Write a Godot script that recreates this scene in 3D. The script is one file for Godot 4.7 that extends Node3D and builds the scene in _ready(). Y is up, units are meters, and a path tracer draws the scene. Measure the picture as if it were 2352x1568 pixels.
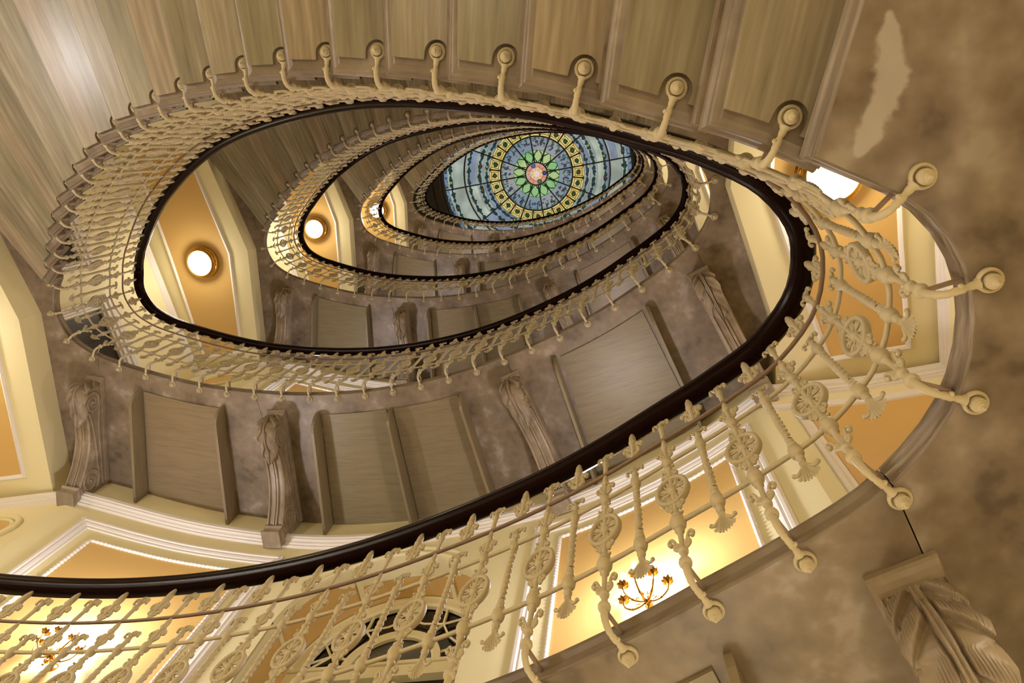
extends Node3D

# ---------------------------------------------------------------- measures
# Plan units: the lowest gallery soffit lies one unit above the eye; S metres per unit.
const S := 1.75
const CY := 1.5
const H := [-0.857, 1.0, 3.540, 6.103, 8.682, 11.166, 13.45]
const STEPS := 24
# fixing points of the balusters, once round the oval well: landing, 23 steps, turn, gallery
const RP := [0.399, 0.043, 0.253, -0.033, 0.102, -0.08, -0.046, -0.12, -0.196, -0.152, -0.352, -0.175, -0.51, -0.191, -0.667, -0.202, -0.824, -0.206,
	-0.982, -0.2, -1.138, -0.186, -1.293, -0.166, -1.449, -0.14, -1.601, -0.109, -1.751, -0.07, -1.896, -0.022, -2.038, 0.035, -2.179, 0.101,
	-2.316, 0.174, -2.45, 0.251, -2.579, 0.338, -2.702, 0.432, -2.818, 0.527, -2.936, 0.631, -3.039, 0.762, -3.07, 0.93, -2.999, 1.088,
	-2.86, 1.186, -2.703, 1.24, -2.548, 1.282, -2.39, 1.318, -2.231, 1.346, -2.07, 1.363, -1.908, 1.371, -1.747, 1.374, -1.588, 1.37,
	-1.427, 1.358, -1.268, 1.337, -1.11, 1.308, -0.954, 1.271, -0.801, 1.227, -0.649, 1.174, -0.501, 1.113, -0.357, 1.045, -0.214, 0.972,
	-0.074, 0.892, 0.06, 0.803, 0.188, 0.707, 0.315, 0.609, 0.434, 0.496, 0.511, 0.345, 0.501, 0.175]
const EDGE := 0.047
const ORD := ["ground", "lowest", "second", "third", "fourth", "topmost"]

var M := {}
var used := {}
var WB: PackedVector2Array       # curved gallery wall
var WR: PackedVector2Array
var WL: PackedVector2Array
var LE: PackedVector2Array
var RE: PackedVector2Array
var TOP: PackedVector2Array
var BL: PackedVector2Array       # edges of the corridor ceilings
var BR: PackedVector2Array

func _ready():
	set_view()
	set_light()
	make_materials()
	make_plan()
	build_shell()
	build_corridor_ceilings()
	build_dome()
	build_galleries()
	build_flights()
	build_railings()
	build_brackets()
	build_wall_trim()
	build_window()
	build_doors()
	build_lamps()

# ---------------------------------------------------------------- camera and light
func set_view():
	var cam := Camera3D.new()
	cam.name = "camera"
	cam.fov = 51.02
	cam.near = 0.05
	cam.far = 200.0
	cam.transform = Transform3D(Basis(Vector3(0.99161, 0.12929, 0.0), Vector3(-0.03483, 0.26713, 0.96303), Vector3(0.12451, -0.95495, 0.26939)).orthonormalized(), Vector3(0, CY, 0))
	add_child(cam)
	cam.current = true
	var we := WorldEnvironment.new()
	we.name = "world_environment"
	var e := Environment.new()
	e.background_mode = Environment.BG_COLOR
	e.background_color = Color(0.012, 0.014, 0.022)
	e.tonemap_mode = Environment.TONE_MAPPER_LINEAR
	e.tonemap_exposure = 1.0
	e.sdfgi_enabled = true
	e.ssao_enabled = true
	e.ssil_enabled = true
	we.environment = e
	add_child(we)

const WARM := Color(1.0, 0.95, 0.87)
const BULB := Color(0.97, 0.96, 0.99)
const E_SCONCE := 1.55
const E_CEIL := 0.85
const E_GROUND := 0.9

func omni(at: Vector3, energy: float, size: float, called: String, c := WARM):
	var l := OmniLight3D.new()
	l.name = called
	l.position = at
	l.light_color = c
	l.light_energy = energy
	l.light_size = size
	l.omni_range = 30.0
	l.omni_attenuation = 2.0
	l.shadow_enabled = true
	add_child(l, true)

func set_light():
	# ground floor sconces, below the frame: along the curved wall, the stair wall and the two ends
	for p in [[-0.9, 1.75, -0.1, 1.0], [-2.6, 1.75, 0.0, 1.0], [0.3, 1.3, 0.0, 0.7], [-2.9, -0.1, 0.3, 0.9], [-0.6, -0.75, -0.1, 1.0], [1.1, 0.3, -0.1, 0.3]]:
		omni(P(p[0], p[1], p[2]), E_GROUND * p[3], 0.12, "ground_lamp_light")

# ---------------------------------------------------------------- plan helpers
func P(u: float, v: float, h: float) -> Vector3:
	return Vector3(u * S, CY + h * S, -v * S)

func Q(p: Vector2, y := 0.0) -> Vector3:      # plan point, y in metres above a local zero
	return Vector3(p.x * S, y, -p.y * S)

func rp(i: int) -> Vector2:
	var k := posmod(i, 52)
	return Vector2(RP[2 * k], RP[2 * k + 1])

func cv(t: float) -> Vector2:
	var i := int(floor(t))
	var f := t - i
	var a := rp(i - 1)
	var b := rp(i)
	var c := rp(i + 1)
	var d := rp(i + 2)
	return 0.5 * (2.0 * b + (c - a) * f + (2.0 * a - 5.0 * b + 4.0 * c - d) * f * f + (3.0 * b - a - 3.0 * c + d) * f * f * f)

func tg(t: float) -> Vector2:
	return (cv(t + 0.15) - cv(t - 0.15)).normalized()

func nin(t: float) -> Vector2:                 # towards the well
	var g := tg(t)
	return Vector2(g.y, -g.x)

func off(t: float, d: float) -> Vector2:
	return cv(t) + nin(t) * d

func height(t: float, k: int) -> float:        # t 24..76 on the round that starts at gallery k
	if t <= 52.0:
		return H[k]
	return H[k] + (t - 52.0) / STEPS * (H[k + 1] - H[k])

func ease_up(x: float) -> float:
	return 0.0 if x < -0.5 else (x if x > 0.5 else (x + 0.5) * (x + 0.5) * 0.5)

func rail_height(t: float, k: int) -> float:   # like height(), the bends eased
	var h: float = H[k]
	if k < 5:
		h += (ease_up(t - 52.0) - ease_up(t - 76.0)) / STEPS * (H[k + 1] - H[k])
	if k > 1 and t < 24.5:
		h -= (H[k] - H[k - 1]) / STEPS * (24.5 - t) * (24.5 - t) * 0.5
	return h

func smooth_line(a: PackedVector2Array, n: int) -> PackedVector2Array:
	var out := PackedVector2Array()
	for i in a.size() - 1:
		var p0 := a[max(i - 1, 0)]
		var p3 := a[min(i + 2, a.size() - 1)]
		for j in n:
			out.append(a[i].cubic_interpolate(a[i + 1], p0, p3, float(j) / n))
	out.append(a[a.size() - 1])
	return out

func wp(w: PackedVector2Array, s: float) -> Array:   # [point, tangent, inward]
	var acc := 0.0
	for i in w.size() - 1:
		var l := w[i].distance_to(w[i + 1])
		if s <= acc + l or i == w.size() - 2:
			var t := (w[i + 1] - w[i]) / l
			return [w[i] + t * (s - acc), t, Vector2(t.y, -t.x)]
		acc += l
	return []

func wlen(w: PackedVector2Array) -> float:
	var acc := 0.0
	for i in w.size() - 1:
		acc += w[i].distance_to(w[i + 1])
	return acc

func step_line(i: float) -> Array:              # line between steps: [inner, outward direction]
	var a := deg_to_rad(-(80.0 + 2.0 * i))
	return [cv(i + 0.67), Vector2(cos(a), sin(a))]

func make_plan():
	WB = smooth_line(PackedVector2Array([Vector2(-2.93, 1.95), Vector2(-2.7, 2.0), Vector2(-2.4, 2.065), Vector2(-2.11, 2.11), Vector2(-1.72, 2.135), Vector2(-1.4, 2.125), Vector2(-1.03, 2.07), Vector2(-0.74, 2.0), Vector2(-0.45, 1.915), Vector2(-0.16, 1.81), Vector2(0.06, 1.70), Vector2(0.27, 1.575), Vector2(0.45, 1.45), Vector2(0.62, 1.31), Vector2(0.78, 1.16)]), 4)
	WR = PackedVector2Array([Vector2(0.78, 1.16), Vector2(1.2, 1.10), Vector2(1.57, 1.01)])
	WL = PackedVector2Array([Vector2(-3.73, 2.1), Vector2(-2.93, 1.95)])
	LE = PackedVector2Array([Vector2(-4.5, -0.55), Vector2(-4.06, 0.93), Vector2(-3.73, 2.1)])
	RE = PackedVector2Array([Vector2(1.57, 1.01), Vector2(1.49, 0.59), Vector2(1.22, -0.9)])
	TOP = PackedVector2Array([Vector2(1.22, -0.9), Vector2(0.55, -0.9)])
	for i in STEPS:
		var l := step_line(float(i))
		TOP.append(l[0] + l[1] * 0.85)
	TOP.append(Vector2(-3.75, -0.55))
	TOP.append(Vector2(-4.5, -0.55))
	BL = PackedVector2Array([Vector2(-3.48, -0.02), Vector2(-3.13, 0.93), Vector2(-3.125, 1.5), Vector2(-3.12, 1.99)])
	BR = PackedVector2Array([Vector2(0.84, 1.16), Vector2(0.81, 0.85), Vector2(0.63, 0.4), Vector2(0.55, 0.2), Vector2(0.55, -0.9)])

# ---------------------------------------------------------------- node helpers
func obj(called: String, st: SurfaceTool, m, parent: Node = null) -> MeshInstance3D:
	return inst(called, done(st), m, parent)

func done(st: SurfaceTool) -> ArrayMesh:
	st.generate_normals()
	return st.commit()

func inst(called: String, mesh: Mesh, m, parent: Node = null) -> MeshInstance3D:
	var o := MeshInstance3D.new()
	o.name = called if parent else numbered(called)
	o.mesh = mesh
	o.material_override = m
	if parent:
		parent.add_child(o, true)
		rename(o, called, parent)
	else:
		add_child(o, true)
	return o

func rename(o: Node, called: String, parent: Node):
	var key := str(parent.get_instance_id()) + called
	var n: int = used.get(key, 0)
	used[key] = n + 1
	if n > 0:
		o.name = "%s_%03d" % [called, n]

func numbered(called: String) -> String:
	var n: int = used.get(called, 0)
	used[called] = n + 1
	return called if n == 0 else "%s_%03d" % [called, n]

func thing(called: String, label: String, category: String, at := Vector3.ZERO, group := "") -> Node3D:
	var o := Node3D.new()
	o.name = numbered(called)
	o.position = at
	add_child(o, true)
	tag(o, label, category, group)
	return o

func tag(o: Node, label: String, category: String, group := ""):
	o.set_meta("label", label)
	o.set_meta("category", category)
	if group != "":
		o.set_meta("group", group)

func struct(o: Node, label: String, category: String):
	tag(o, label, category)
	o.set_meta("kind", "structure")

# ---------------------------------------------------------------- shape helpers
func new_st(smooth := true) -> SurfaceTool:
	var st := SurfaceTool.new()
	st.begin(Mesh.PRIMITIVE_TRIANGLES)
	st.set_smooth_group(0 if smooth else -1)
	return st

func vert(st: SurfaceTool, p: Vector3, uv: Vector2):
	st.set_uv(uv)
	st.add_vertex(p)

func tri(st: SurfaceTool, a: Vector3, b: Vector3, c: Vector3, want: Vector3, ua := Vector2.ZERO, ub := Vector2.ZERO, uc := Vector2.ZERO):
	if (c - a).cross(b - a).dot(want) < 0.0:
		vert(st, a, ua); vert(st, c, uc); vert(st, b, ub)
	else:
		vert(st, a, ua); vert(st, b, ub); vert(st, c, uc)

func loft(st: SurfaceTool, rings: Array, closed := true, flip := false):
	var m: int = rings[0].size()
	var n := m if closed else m - 1
	for i in rings.size() - 1:
		var a = rings[i]
		var b = rings[i + 1]
		for j in n:
			var k := (j + 1) % m
			var u0 := Vector2(float(j) / m, i * 0.1)
			var u1 := Vector2(float(j + 1) / m, i * 0.1)
			var d := Vector2(0, 0.1)
			if flip:
				vert(st, a[j], u0); vert(st, b[k], u1 + d); vert(st, a[k], u1)
				vert(st, a[j], u0); vert(st, b[j], u0 + d); vert(st, b[k], u1 + d)
			else:
				vert(st, a[j], u0); vert(st, a[k], u1); vert(st, b[k], u1 + d)
				vert(st, a[j], u0); vert(st, b[k], u1 + d); vert(st, b[j], u0 + d)

func cap(st: SurfaceTool, ring, want: Vector3):
	var c := Vector3.ZERO
	for p in ring:
		c += p
	c /= ring.size()
	for j in ring.size():
		tri(st, c, ring[j], ring[(j + 1) % ring.size()], want)

func ring_at(c: Vector3, x: Vector3, y: Vector3, r: float, n: int) -> PackedVector3Array:
	var out := PackedVector3Array()
	for i in n:
		var a := TAU * i / n
		out.append(c + x * (cos(a) * r) + y * (sin(a) * r))
	return out

func tube(st: SurfaceTool, path: Array, rad, sides := 8, caps := true):
	var rings := []
	var x := Vector3.ZERO
	var last := path.size() - 1
	var round_ := last > 2 and (path[0] as Vector3).distance_to(path[last]) < 0.0005
	for i in path.size():
		var d: Vector3 = (path[mini(i + 1, last)] - path[maxi(i - 1, 0)]).normalized()
		if round_ and (i == 0 or i == last):
			d = (path[1] - path[last - 1]).normalized()
		if x == Vector3.ZERO:
			x = d.cross(Vector3(0.31, 0.17, 0.93)).normalized()
		x = (x - d * x.dot(d)).normalized()
		var r: float = rad if rad is float else rad[i]
		rings.append(ring_at(path[i], x, d.cross(x), r, sides))
	loft(st, rings, true)
	if caps:
		cap(st, rings[0], path[0] - path[1])
		cap(st, rings[-1], path[-1] - path[-2])

func spline(pts: Array, n: int) -> Array:
	var out := []
	for i in pts.size() - 1:
		var a: Vector3 = pts[max(i - 1, 0)]
		var d: Vector3 = pts[min(i + 2, pts.size() - 1)]
		for j in n:
			out.append(pts[i].cubic_interpolate(pts[i + 1], a, d, float(j) / n))
	out.append(pts[-1])
	return out

# profile pairs radius, height; turned about the y axis at c (or about axis)
func lathe(st: SurfaceTool, prof: Array, c := Vector3.ZERO, n := 12, sx := Vector3.RIGHT, sz := Vector3.BACK, up := Vector3.UP):
	# the turning is creased wherever its outline bends sharply
	var rings := []
	var group := 10
	var prev := Vector2.ZERO
	for i in range(0, prof.size(), 2):
		rings.append(ring_at(c + up * float(prof[i + 1]), sx, sz, maxf(prof[i], 0.0002), n))
		if i > 0:
			var d := Vector2(prof[i] - prof[i - 2], prof[i + 1] - prof[i - 1]).normalized()
			if prev != Vector2.ZERO and d.dot(prev) < 0.72:
				group += 1
			prev = d
			st.set_smooth_group(group)
			loft(st, [rings[-2], rings[-1]], true)
	st.set_smooth_group(0)

func ball(st: SurfaceTool, c: Vector3, r: float, n := 8):
	var prof := []
	for i in n / 2 + 1:
		var a := PI * i / (n / 2)
		prof.append_array([sin(a) * r, -cos(a) * r])
	lathe(st, prof, c, n)

func box(st: SurfaceTool, c: Vector3, size: Vector3, b := Basis.IDENTITY):
	var h := size * 0.5
	for ax in 3:
		for sg in [-1.0, 1.0]:
			var nrm := Vector3.ZERO
			nrm[ax] = sg
			var p := Vector3.ZERO
			p[(ax + 1) % 3] = 1.0
			var q := Vector3.ZERO
			q[(ax + 2) % 3] = 1.0
			var co := []
			for e in [[-1, -1], [1, -1], [1, 1], [-1, 1]]:
				co.append(c + b * ((nrm + p * float(e[0]) + q * float(e[1])) * h))
			tri(st, co[0], co[1], co[2], b * nrm, Vector2(0, 0), Vector2(1, 0), Vector2(1, 1))
			tri(st, co[0], co[2], co[3], b * nrm, Vector2(0, 0), Vector2(1, 1), Vector2(0, 1))

# a plan polygon (units) between two levels (metres); uv in metres along ax
func slab(st: SurfaceTool, poly: PackedVector2Array, y0: float, y1: float, ax := Vector2.RIGHT, sides := true, top := true):
	var idx := Geometry2D.triangulate_polygon(poly)
	if idx.is_empty():
		print("outline does not close well: ", poly)
	var bx := Vector2(-ax.y, ax.x)
	for i in range(0, idx.size(), 3):
		var a := poly[idx[i]]
		var b := poly[idx[i + 1]]
		var c := poly[idx[i + 2]]
		var ua := Vector2(a.dot(bx), a.dot(ax)) * S
		var ub := Vector2(b.dot(bx), b.dot(ax)) * S
		var uc := Vector2(c.dot(bx), c.dot(ax)) * S
		tri(st, Q(a, y0), Q(b, y0), Q(c, y0), Vector3.DOWN, ua, ub, uc)
		if top:
			tri(st, Q(a, y1), Q(b, y1), Q(c, y1), Vector3.UP, ua, ub, uc)
	if sides:
		var ctr := 1.0 if not Geometry2D.is_polygon_clockwise(poly) else -1.0
		for i in poly.size():
			var a := poly[i]
			var b := poly[(i + 1) % poly.size()]
			var e := b - a
			var o := Vector2(e.y, -e.x) * ctr
			var ua := Vector2(a.dot(bx), a.dot(ax)) * S
			var ub := Vector2(b.dot(bx), b.dot(ax)) * S
			tri(st, Q(a, y0), Q(b, y0), Q(b, y1), Q(o), ua, ub, ub)
			tri(st, Q(a, y0), Q(b, y1), Q(a, y1), Q(o), ua, ub, ua)

# a moulding along a wall; prof: pairs (out of the wall, rise), plan units, from height h (units)
func wall_sweep(st: SurfaceTool, w: PackedVector2Array, s0: float, s1: float, h: float, prof: Array, ds := 0.06):
	var n := maxi(1, int(ceil((s1 - s0) / ds)))
	var rings := []
	for i in n + 1:
		var q := wp(w, s0 + (s1 - s0) * i / n)
		var ring := []
		for j in range(0, prof.size(), 2):
			var p: Vector2 = q[0] + q[2] * float(prof[j])
			ring.append(P(p.x, p.y, h + prof[j + 1]))
		rings.append(ring)
	loft(st, rings, false)
	cap(st, rings[0], Vector3(0, 0, 1))
	cap(st, rings[-1], Vector3(0, 0, 1))

# upright moulding; prof: pairs (out of the wall, along the wall)
func wall_post(st: SurfaceTool, w: PackedVector2Array, s: float, h0: float, h1: float, prof: Array):
	var q := wp(w, s)
	var r0 := []
	var r1 := []
	for j in range(0, prof.size(), 2):
		var p: Vector2 = q[0] + q[2] * float(prof[j]) + q[1] * float(prof[j + 1])
		r0.append(P(p.x, p.y, h0))
		r1.append(P(p.x, p.y, h1))
	loft(st, [r0, r1], false)

func ribbon(st: SurfaceTool, w: PackedVector2Array, h0: float, h1: float, thick: float):
	var rings := []
	for i in w.size():
		var a := w[max(i - 1, 0)]
		var b := w[min(i + 1, w.size() - 1)]
		var t := (b - a).normalized()
		var o := Vector2(-t.y, t.x) * thick
		rings.append([P(w[i].x, w[i].y, h0), P(w[i].x, w[i].y, h1), P(w[i].x + o.x, w[i].y + o.y, h1), P(w[i].x + o.x, w[i].y + o.y, h0)])
	loft(st, rings, true)
	cap(st, rings[0], Vector3.LEFT)
	cap(st, rings[-1], Vector3.RIGHT)

# ---------------------------------------------------------------- materials
func rgb(r: int, g: int, b: int) -> Color:
	return Color8(r, g, b)

func mat(c: Color, rough := 0.7, metal := 0.0) -> StandardMaterial3D:
	var m := StandardMaterial3D.new()
	m.albedo_color = c
	m.roughness = rough
	m.metallic = metal
	m.cull_mode = BaseMaterial3D.CULL_DISABLED
	return m

func noise_bytes(sd: int, freq: float, oct: int, size: int) -> PackedByteArray:
	var n := FastNoiseLite.new()
	n.seed = sd
	n.noise_type = FastNoiseLite.TYPE_SIMPLEX_SMOOTH
	n.frequency = freq
	n.fractal_octaves = oct
	var im := n.get_seamless_image(size, size)
	im.convert(Image.FORMAT_L8)
	return im.get_data()

func ramp(cols: Array, t: float) -> Color:
	t = clampf(t, 0.0, 0.9999) * (cols.size() - 1)
	var i := int(t)
	return cols[i].lerp(cols[i + 1], t - i)

func blend_tex(a: PackedByteArray, b: PackedByteArray, wa: float, wb: float, gain: float, cols: Array, size: int) -> ImageTexture:
	var lut := PackedByteArray()
	for i in 256:
		var c := ramp(cols, i / 255.0)
		lut.append(c.r8); lut.append(c.g8); lut.append(c.b8)
	var out := PackedByteArray()
	out.resize(size * size * 3)
	for i in size * size:
		var t := clampi(int(128.0 + ((a[i] - 128) * wa + (b[i] - 128) * wb) * gain), 0, 255) * 3
		out[3 * i] = lut[t]
		out[3 * i + 1] = lut[t + 1]
		out[3 * i + 2] = lut[t + 2]
	var im := Image.create_from_data(size, size, false, Image.FORMAT_RGB8, out)
	im.generate_mipmaps()
	return ImageTexture.create_from_image(im)

# the landing stone: brown clouds and one pale worn stain with a ragged outline (2 m square, in plan)
func landing_texture(a: PackedByteArray, b: PackedByteArray) -> ImageTexture:
	var n := 512
	var im := Image.create(n, n, false, Image.FORMAT_RGB8)
	var cols := [rgb(94, 80, 68), rgb(120, 105, 90), rgb(132, 117, 103), rgb(146, 131, 118), rgb(162, 150, 138)]
	var line := [Vector2(0.332, -0.150), Vector2(0.338, -0.118), Vector2(0.343, -0.085), Vector2(0.338, -0.050), Vector2(0.328, -0.012), Vector2(0.318, 0.012)]
	var wide := [0.007, 0.017, 0.024, 0.021, 0.016, 0.009]
	for y in n:
		for x in n:
			var u := float(y) / n * 2.0 / S
			var v := (float(x) / n - 0.5) * 2.0 / S
			var i := y * n + x
			var i2 := ((y * 2) % n) * n + (x * 2) % n
			var c := ramp(cols, 0.5 + ((a[i2] - 128) * 1.1 + (b[i] - 128) * 0.7) / 256.0)
			if u > 0.28 and u < 0.39 and v > -0.19 and v < 0.05:
				var best := -1.0
				for q in 5:
					var p := Vector2(u, v)
					var k := Geometry2D.get_closest_point_to_segment(p, line[q], line[q + 1])
					var f: float = line[q].distance_to(k) / line[q].distance_to(line[q + 1])
					best = maxf(best, 1.0 - p.distance_to(k) / lerpf(wide[q], wide[q + 1], f))
				best += (b[i2] - 128) / 256.0 * 1.0 + (a[(i2 * 3) % a.size()] - 128) / 900.0
				c = c.lerp(rgb(186, 178, 172), smoothstep(-0.10, 0.35, best) * 0.8)
			im.set_pixel(x, y, c)
	im.generate_mipmaps()
	return ImageTexture.create_from_image(im)

func make_materials():
	var n1 := noise_bytes(3, 0.006, 5, 512)
	var n2 := noise_bytes(8, 0.03, 4, 512)
	var n3 := noise_bytes(21, 0.012, 5, 512)
	var stone := mat(Color.WHITE, 0.42)
	stone.albedo_texture = blend_tex(n1, n2, 0.9, 0.5, 1.1, [rgb(100, 86, 70), rgb(122, 107, 90), rgb(132, 117, 99), rgb(144, 129, 112), rgb(168, 155, 144)], 512)
	stone.uv1_triplanar = true
	stone.uv1_world_triplanar = true
	stone.uv1_scale = Vector3.ONE * 0.62
	M.stone = stone
	var carved := stone.duplicate()
	carved.albedo_color = Color(1.12, 1.12, 1.10)
	carved.uv1_world_triplanar = false
	M.carved = carved
	var lm := mat(Color.WHITE, 0.42)
	lm.albedo_texture = landing_texture(n1, n2)
	lm.uv1_scale = Vector3(0.5, 0.5, 1)
	lm.uv1_offset = Vector3(0.5, 0.0, 0)
	M.landing = lm
	var grain := blend_tex(n3, n2, 0.9, 0.6, 0.68, [rgb(108, 102, 88), rgb(140, 130, 110), rgb(156, 145, 124), rgb(172, 162, 142), rgb(192, 184, 170)], 512)
	for i in 4:
		var b := mat([Color(1, 1, 1), Color(0.94, 0.95, 0.92), Color(1.0, 0.97, 0.95), Color(0.9, 0.9, 0.88)][i], 0.34)
		b.albedo_texture = grain
		b.uv1_scale = Vector3(2.7, 0.17, 1)
		b.uv1_offset = Vector3(0.21 * i, 0.37 * i, 0)
		M["board%d" % i] = b
	var panel := blend_tex(n3, n2, 0.6, 0.5, 0.7, [rgb(118, 106, 82), rgb(140, 126, 100), rgb(152, 138, 110)], 512)
	for i in 4:
		var b := mat([Color(1, 1, 1), Color(0.95, 0.95, 0.94), Color(1.0, 0.98, 0.97), Color(0.97, 0.98, 0.96)][i], 0.4)
		b.albedo_texture = panel
		b.uv1_scale = Vector3(2.4, 0.28, 1)
		b.uv1_offset = Vector3(0.31 * i, 0.17 * i, 0)
		M["panel%d" % i] = b
	M.iron = mat(rgb(206, 192, 160), 0.5)
	var irn := NoiseTexture2D.new()
	var fn := FastNoiseLite.new()
	fn.seed = 5
	fn.frequency = 0.02
	irn.noise = fn
	irn.width = 256
	irn.height = 256
	irn.seamless = true
	irn.as_normal_map = true
	irn.bump_strength = 3.0
	M.iron.normal_enabled = false
	M.iron.normal_texture = irn
	M.iron.normal_scale = 0.35
	M.iron.uv1_triplanar = true
	M.iron.uv1_scale = Vector3.ONE * 9.0
	M.wall = mat(rgb(240, 228, 182), 0.6)
	M.ceil = mat(rgb(238, 226, 180), 0.6)
	M.orange = mat(rgb(216, 177, 106), 0.6)
	M.white = mat(rgb(238, 230, 222), 0.5)
	M.wood = mat(rgb(26, 8, 6), 0.24)
	M.wood.metallic_specular = 0.22
	M.brass = mat(rgb(205, 160, 80), 0.22, 1.0)
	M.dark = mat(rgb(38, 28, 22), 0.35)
	M.lead = mat(rgb(40, 32, 24), 0.6)
	M.floor = mat(rgb(150, 135, 112), 0.5)
	M.strap = mat(rgb(150, 126, 108), 0.45)
	M.pane = mat(rgb(26, 20, 16), 0.08)
	M.pane_grey = mat(rgb(92, 88, 80), 0.15)
	M.glow = mat(rgb(255, 250, 240), 0.4)
	M.glow.emission_enabled = true
	M.glow.emission = Color(1.0, 0.95, 0.86)
	M.glow.emission_energy_multiplier = 2.6

# ---------------------------------------------------------------- the shell
const ARCH_S := 1.98
const ARCH_R := 0.49
const ARCH_D := 0.88
const ARCH_DEEP := 0.28

func build_shell():
	var st := new_st(false)
	var poly := PackedVector2Array([Vector2(-4.8, -1.3), Vector2(1.9, -1.3), Vector2(1.9, 2.6), Vector2(-4.8, 2.6)])
	slab(st, poly, H[0] * S - 0.3, H[0] * S)
	var fl := obj("floor", st, M.floor)
	fl.position.y = CY
	struct(fl, "stone paved floor at the foot of the oval stairwell", "floor")
	for w in [[TOP, "wall_back", "cream wall behind the rising stair flights"], [LE, "wall_left", "cream end wall with the dark doorways beyond the turn of the stair"], [RE, "wall_right", "cream end wall beyond the landing with the big round lamp"], [WL, "wall_corner_left", "short cream wall with the oval windows beside the left corridor"], [WR, "wall_corner_right", "short wall with tall orange panels beside the right corridor"]]:
		var s2 := new_st(false)
		ribbon(s2, w[0], H[0], H[6] + 0.1, 0.12)
		struct(obj(w[1], s2, M.wall), w[2], "wall")
	for k in 6:
		var s3 := new_st(false)
		if k == 0:
			ribbon(s3, WB, H[0], H[1], 0.12)
		else:
			arch_wall(s3, H[k], H[k + 1])
		var o := obj("wall_front", s3, M.wall)
		struct(o, "curved cream wall with framed orange panels behind the %s gallery" % ORD[k] if k else "curved cream wall of the ground floor below the lowest gallery", "wall")
		M["front%d" % k] = o

func arch_wall(st: SurfaceTool, h0: float, h1: float):
	var hc: float = h1 - ARCH_D
	var len := wlen(WB)
	for part in 3:
		var a: float = [0.0, ARCH_S - ARCH_R, ARCH_S + ARCH_R][part]
		var b: float = [ARCH_S - ARCH_R, ARCH_S + ARCH_R, len][part]
		var n := 40
		var rings := []
		for i in n + 1:
			var f := float(i) / n
			if part == 1:
				f = 0.5 - 0.5 * cos(PI * f)
			var s := a + (b - a) * f
			var q := wp(WB, s)
			var lo := h0
			if part == 1:
				lo = hc + sqrt(maxf(0.0, ARCH_R * ARCH_R - (s - ARCH_S) * (s - ARCH_S)))
			var o: Vector2 = q[0] - q[2] * 0.12
			rings.append([P(q[0].x, q[0].y, lo), P(q[0].x, q[0].y, h1), P(o.x, o.y, h1), P(o.x, o.y, lo)])
		loft(st, rings, true)

func build_corridor_ceilings():
	var cl := PackedVector2Array([Vector2(-3.75, -0.55), Vector2(-3.48, -0.02), Vector2(-3.13, 0.93), Vector2(-3.125, 1.5), Vector2(-3.12, 1.985), Vector2(-3.73, 2.1), Vector2(-4.06, 0.93), Vector2(-4.5, -0.55)])
	var cr := PackedVector2Array([Vector2(0.835, 1.152), Vector2(0.81, 0.85), Vector2(0.63, 0.4), Vector2(0.55, 0.2), Vector2(0.55, -0.9), Vector2(1.22, -0.9), Vector2(1.49, 0.59), Vector2(1.57, 1.01), Vector2(1.2, 1.1)])
	var ol := PackedVector2Array([Vector2(-3.66, -0.12), Vector2(-3.3, 0.96), Vector2(-3.285, 1.86), Vector2(-3.655, 1.93), Vector2(-3.86, 1.02), Vector2(-4.17, -0.2)])
	var orr := PackedVector2Array([Vector2(1.06, 0.985), Vector2(0.97, 0.79), Vector2(0.72, 0.22), Vector2(0.69, -0.7), Vector2(1.1, -0.7), Vector2(1.3, 0.42), Vector2(1.4, 0.91)])
	for k in range(1, 6):
		for e in 2:
			var st := new_st(false)
			slab(st, [cl, cr][e], -0.16 * S, 0.105)
			var o := obj("ceiling", st, M.ceil)
			o.position.y = CY + H[k] * S
			struct(o, "cream ceiling with orange field and round lamp, %s gallery level at the %s" % [ORD[k], ["stair turn", "landing end"][e]], "ceiling")
			var s2 := new_st(false)
			slab(s2, [ol, orr][e], -0.16 * S - 0.008, -0.16 * S)
			obj("orange_field", s2, M.orange, o)
			var s3 := new_st(false)
			var p: PackedVector2Array = [ol, orr][e]
			var rings := []
			for i in p.size() + 1:
				var v := p[i % p.size()]
				var e0 := (v - p[(i + p.size() - 1) % p.size()]).normalized().orthogonal()
				var e1 := (p[(i + 1) % p.size()] - v).normalized().orthogonal()
				var miter := (e0 + e1) / (1.0 + e0.dot(e1))
				var ring := []
				for q in [[-0.012, 0.002], [-0.012, -0.014], [-0.006, -0.022], [0.005, -0.030], [0.006, -0.018], [0.012, -0.014], [0.012, 0.002]]:
					ring.append(Q(v + miter * float(q[0]), -0.16 * S + q[1]))
				rings.append(ring)
			loft(s3, rings, false)
			obj("moulding", s3, M.white, o)

# ---------------------------------------------------------------- stained glass dome
const DC := Vector2(-1.305, 0.578)
const DR := 1.766
const DH := 13.45

func dome_pt(r: float, a: float, dy := 0.0) -> Vector3:
	return P(DC.x + cos(a) * r * DR, DC.y + sin(a) * r * DR, DH + 0.06 * (1.0 - r * r)) + Vector3(0, dy, 0)

func hash1(a: int, b: int) -> float:
	return fposmod(sin(a * 127.1 + b * 311.7) * 43758.5453, 1.0)

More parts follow.
